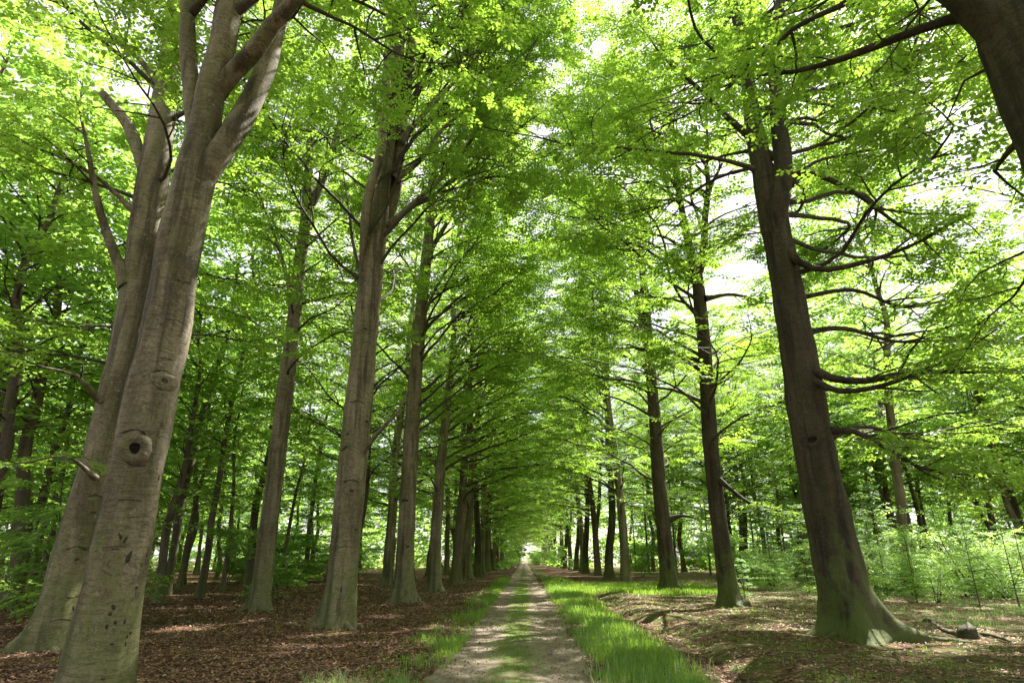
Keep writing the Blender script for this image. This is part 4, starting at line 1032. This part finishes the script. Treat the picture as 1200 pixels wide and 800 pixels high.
# knots and scars on the leaning giant, sub-parts of its trunk
def surface_point(px, py, tree):
    """where the view through this pixel meets the given trunk"""
    tr = [c for c in tree.children if c.name.startswith('trunk')][0]
    me = tr.data; co = np.zeros(len(me.vertices) * 3, np.float32); me.vertices.foreach_get('co', co); co = co.reshape(-1, 3) + np.array(tree.location)
    from mathutils.bvhtree import BVHTree
    polys = [tuple(p.vertices) for p in me.polygons]
    bv = BVHTree.FromPolygons([tuple(c) for c in co], polys)
    d = (CR @ Vector(((px - 600) / F_PX, (400 - py) / F_PX, -1))).normalized()
    loc, nrm, _, _ = bv.ray_cast(Vector((0, 0, EYE)), d)
    return tr, loc, nrm
bpy.context.view_layer.update()
def knot(tree, px, py, w, h, hole=0.5, thick=0.28, name='knot', mats=('bark', 'hole_shade')):
    tr, loc, nrm = surface_point(px, py, tree)
    if loc is None: return
    if nrm.dot(Vector((0, 0, EYE)) - loc) < 0: nrm = -nrm
    q = nrm.to_track_quat('Z', 'Y').to_matrix(); W = width_at(loc, w) / 2; Hh = width_at(loc, h) / 2
    x = Vector((0, 0, 1)).cross(nrm).normalized(); y = nrm.cross(x).normalized(); o = loc - tree.location
    nA, prof = 28, [(1.45, -.25), (1.25, .10), (1.05, .34), (.85, .44), (.68, .38), (hole, .20), (hole * .85, .08), (hole * .3, .06)]
    v = []; rr = random.Random(px)
    p1, p2 = rr.uniform(0, 6), rr.uniform(0, 6)
    for s, z in prof:
        for k in range(nA):
            a = 2 * math.pi * k / nA; f = s * (1 + .11 * math.sin(2 * a + p1) + .05 * math.sin(3 * a + p2) + rr.uniform(-.035, .035))
            v.append(tuple(o + x * (math.cos(a) * W * f) + y * (math.sin(a) * Hh * f) + nrm * (z * thick * W * (1 + .2 * math.sin(3 * a + p1)) + .001)))
    fa = []
    for i in range(len(prof) - 1):
        for k in range(nA):
            fa.append((i * nA + k, i * nA + (k + 1) % nA, (i + 1) * nA + (k + 1) % nA, (i + 1) * nA + k))
    last = (len(prof) - 1) * nA
    me = bpy.data.meshes.new(name); me.from_pydata(v, [], fa + [tuple(range(last, last + nA))]); me.materials.append(M[mats[0]]); me.materials.append(M[mats[1]])
    for i, p in enumerate(me.polygons): p.use_smooth = True; p.material_index = 1 if i >= (len(prof) - 3) * nA else 0
    return link(name, me, tr)
knot(T1, 158, 525, 27, 26, .46, .75)
knot(T1, 193, 446, 22, 15, .35, .12, 'bark_scar', ('bark', 'scar'))
def scar(tree, px, py, w, h, tilt=0.0, bow=0.0):
    tr, loc, nrm = surface_point(px, py, tree)
    if loc is None: return
    if nrm.dot(Vector((0, 0, EYE)) - loc) < 0: nrm = -nrm
    W = width_at(loc, w) / 2; Hh = width_at(loc, h) / 2 * .8; W *= .85
    x = Vector((0, 0, 1)).cross(nrm).normalized(); y = nrm.cross(x).normalized()
    x, y = x * math.cos(tilt) + y * math.sin(tilt), y * math.cos(tilt) - x * math.sin(tilt); o = loc - tree.location
    v, fa = [], []; nA = 10; rr = random.Random(px * py)
    for s, z in ((1.0, -.01), (.75, .006), (.0, .004)):
        for k in range(nA):
            a = 2 * math.pi * k / nA; j = 1 + rr.uniform(-.35, .35)
            v.append(tuple(o + x * (math.cos(a) * W * s * j) + y * (math.sin(a) * Hh * s * j - bow * (math.cos(a) * s) ** 2 * W) + nrm * (z + (0 if z < 0 else -.4 * (math.cos(a) * W * s) ** 2))))
    for i in range(2):
        for k in range(nA): fa.append((i * nA + k, i * nA + (k + 1) % nA, (i + 1) * nA + (k + 1) % nA, (i + 1) * nA + k))
    me = bpy.data.meshes.new('bark_scar'); me.from_pydata(v, [], fa); me.materials.append(M['scar'])
    for p in me.polygons: p.use_smooth = True
    link('bark_scar', me, tr)
for (px, py, w, h, tl) in [(151, 652, 6, 22, -.2), (141, 628, 5, 13, .5), (147, 632, 4, 12, -.5), (134, 643, 12, 3, .1), (133, 711, 5, 9, .3), (129, 719, 5, 7, 0), (135, 729, 6, 7, .4), (146, 728, 5, 7, -.4),
                           (125, 734, 4, 9, .2), (149, 745, 5, 5, 0), (153, 741, 5, 6, .5), (131, 754, 6, 4, .2), (147, 754, 4, 8, .3), (160, 688, 7, 4, .1), (172, 650, 3, 9, 0), (121, 795, 6, 4, 0), (186, 560, 4, 10, 0)]:
    scar(T1, px, py, w, h, tl)
for (px, py, w, h, bw) in [(158, 503, 34, 2.5, .45), (160, 546, 26, 2, -.4), (193, 434, 30, 2.5, .4), (192, 457, 24, 2, -.3), (196, 420, 20, 1.5, .2), (150, 585, 30, 1.5, .1), (138, 640, 34, 1.5, .08), (170, 690, 18, 2, .2), (205, 375, 26, 1.5, .15), (214, 330, 22, 1.5, -.15)]: scar(T1, px, py, w, h, 0, bw)
for (px, py, w, h, bw) in [(90, 640, 26, 2, .4), (84, 700, 20, 2, -.3), (112, 580, 20, 2, .3), (72, 725, 22, 2, .3)]: scar(T2, px, py, w, h, 0, bw)
for (px, py, w, h, bw) in [(412, 562, 22, 2, .4), (420, 470, 20, 1.5, .3), (405, 640, 22, 1.5, .2), (430, 400, 14, 1.5, .3)]: scar(T4, px, py, w, h, 0, bw)
for (px, py, w, h, tl) in [(90, 655, 7, 5, 0), (86, 712, 4, 12, .3), (110, 600, 10, 4, .1), (140, 500, 6, 9, .2)]: scar(T2, px, py, w, h, tl)
for (px, py, w, h, tl) in [(407, 508, 6, 4, .8), (430, 494, 7, 5, -.5), (404, 525, 12, 7, .6), (411, 577, 8, 4, 0), (417, 620, 9, 3, .1), (428, 385, 6, 4, 0), (400, 690, 3, 9, 0)]: scar(T4, px, py, w, h, tl)
for (px, py, w, h) in [(412, 575, 12, 9)]: knot(T4, px, py, w, h, .4, .25, 'knot', ('bark', 'scar'))
for (px, py, w, h, tl) in [(474, 586, 9, 6, 0), (478, 640, 6, 3, .2)]: scar(T5, px, py, w, h, tl)
knot(T7, 952, 515, 20, 16, .5, .3, 'knot', ('bark_dark', 'hole_shade'))
knot(T7, 928, 372, 9, 14, .4, .3, 'knot', ('bark_dark', 'scar'))
print('TRIS about', TRIS[0], 'objects', len(bpy.data.objects))
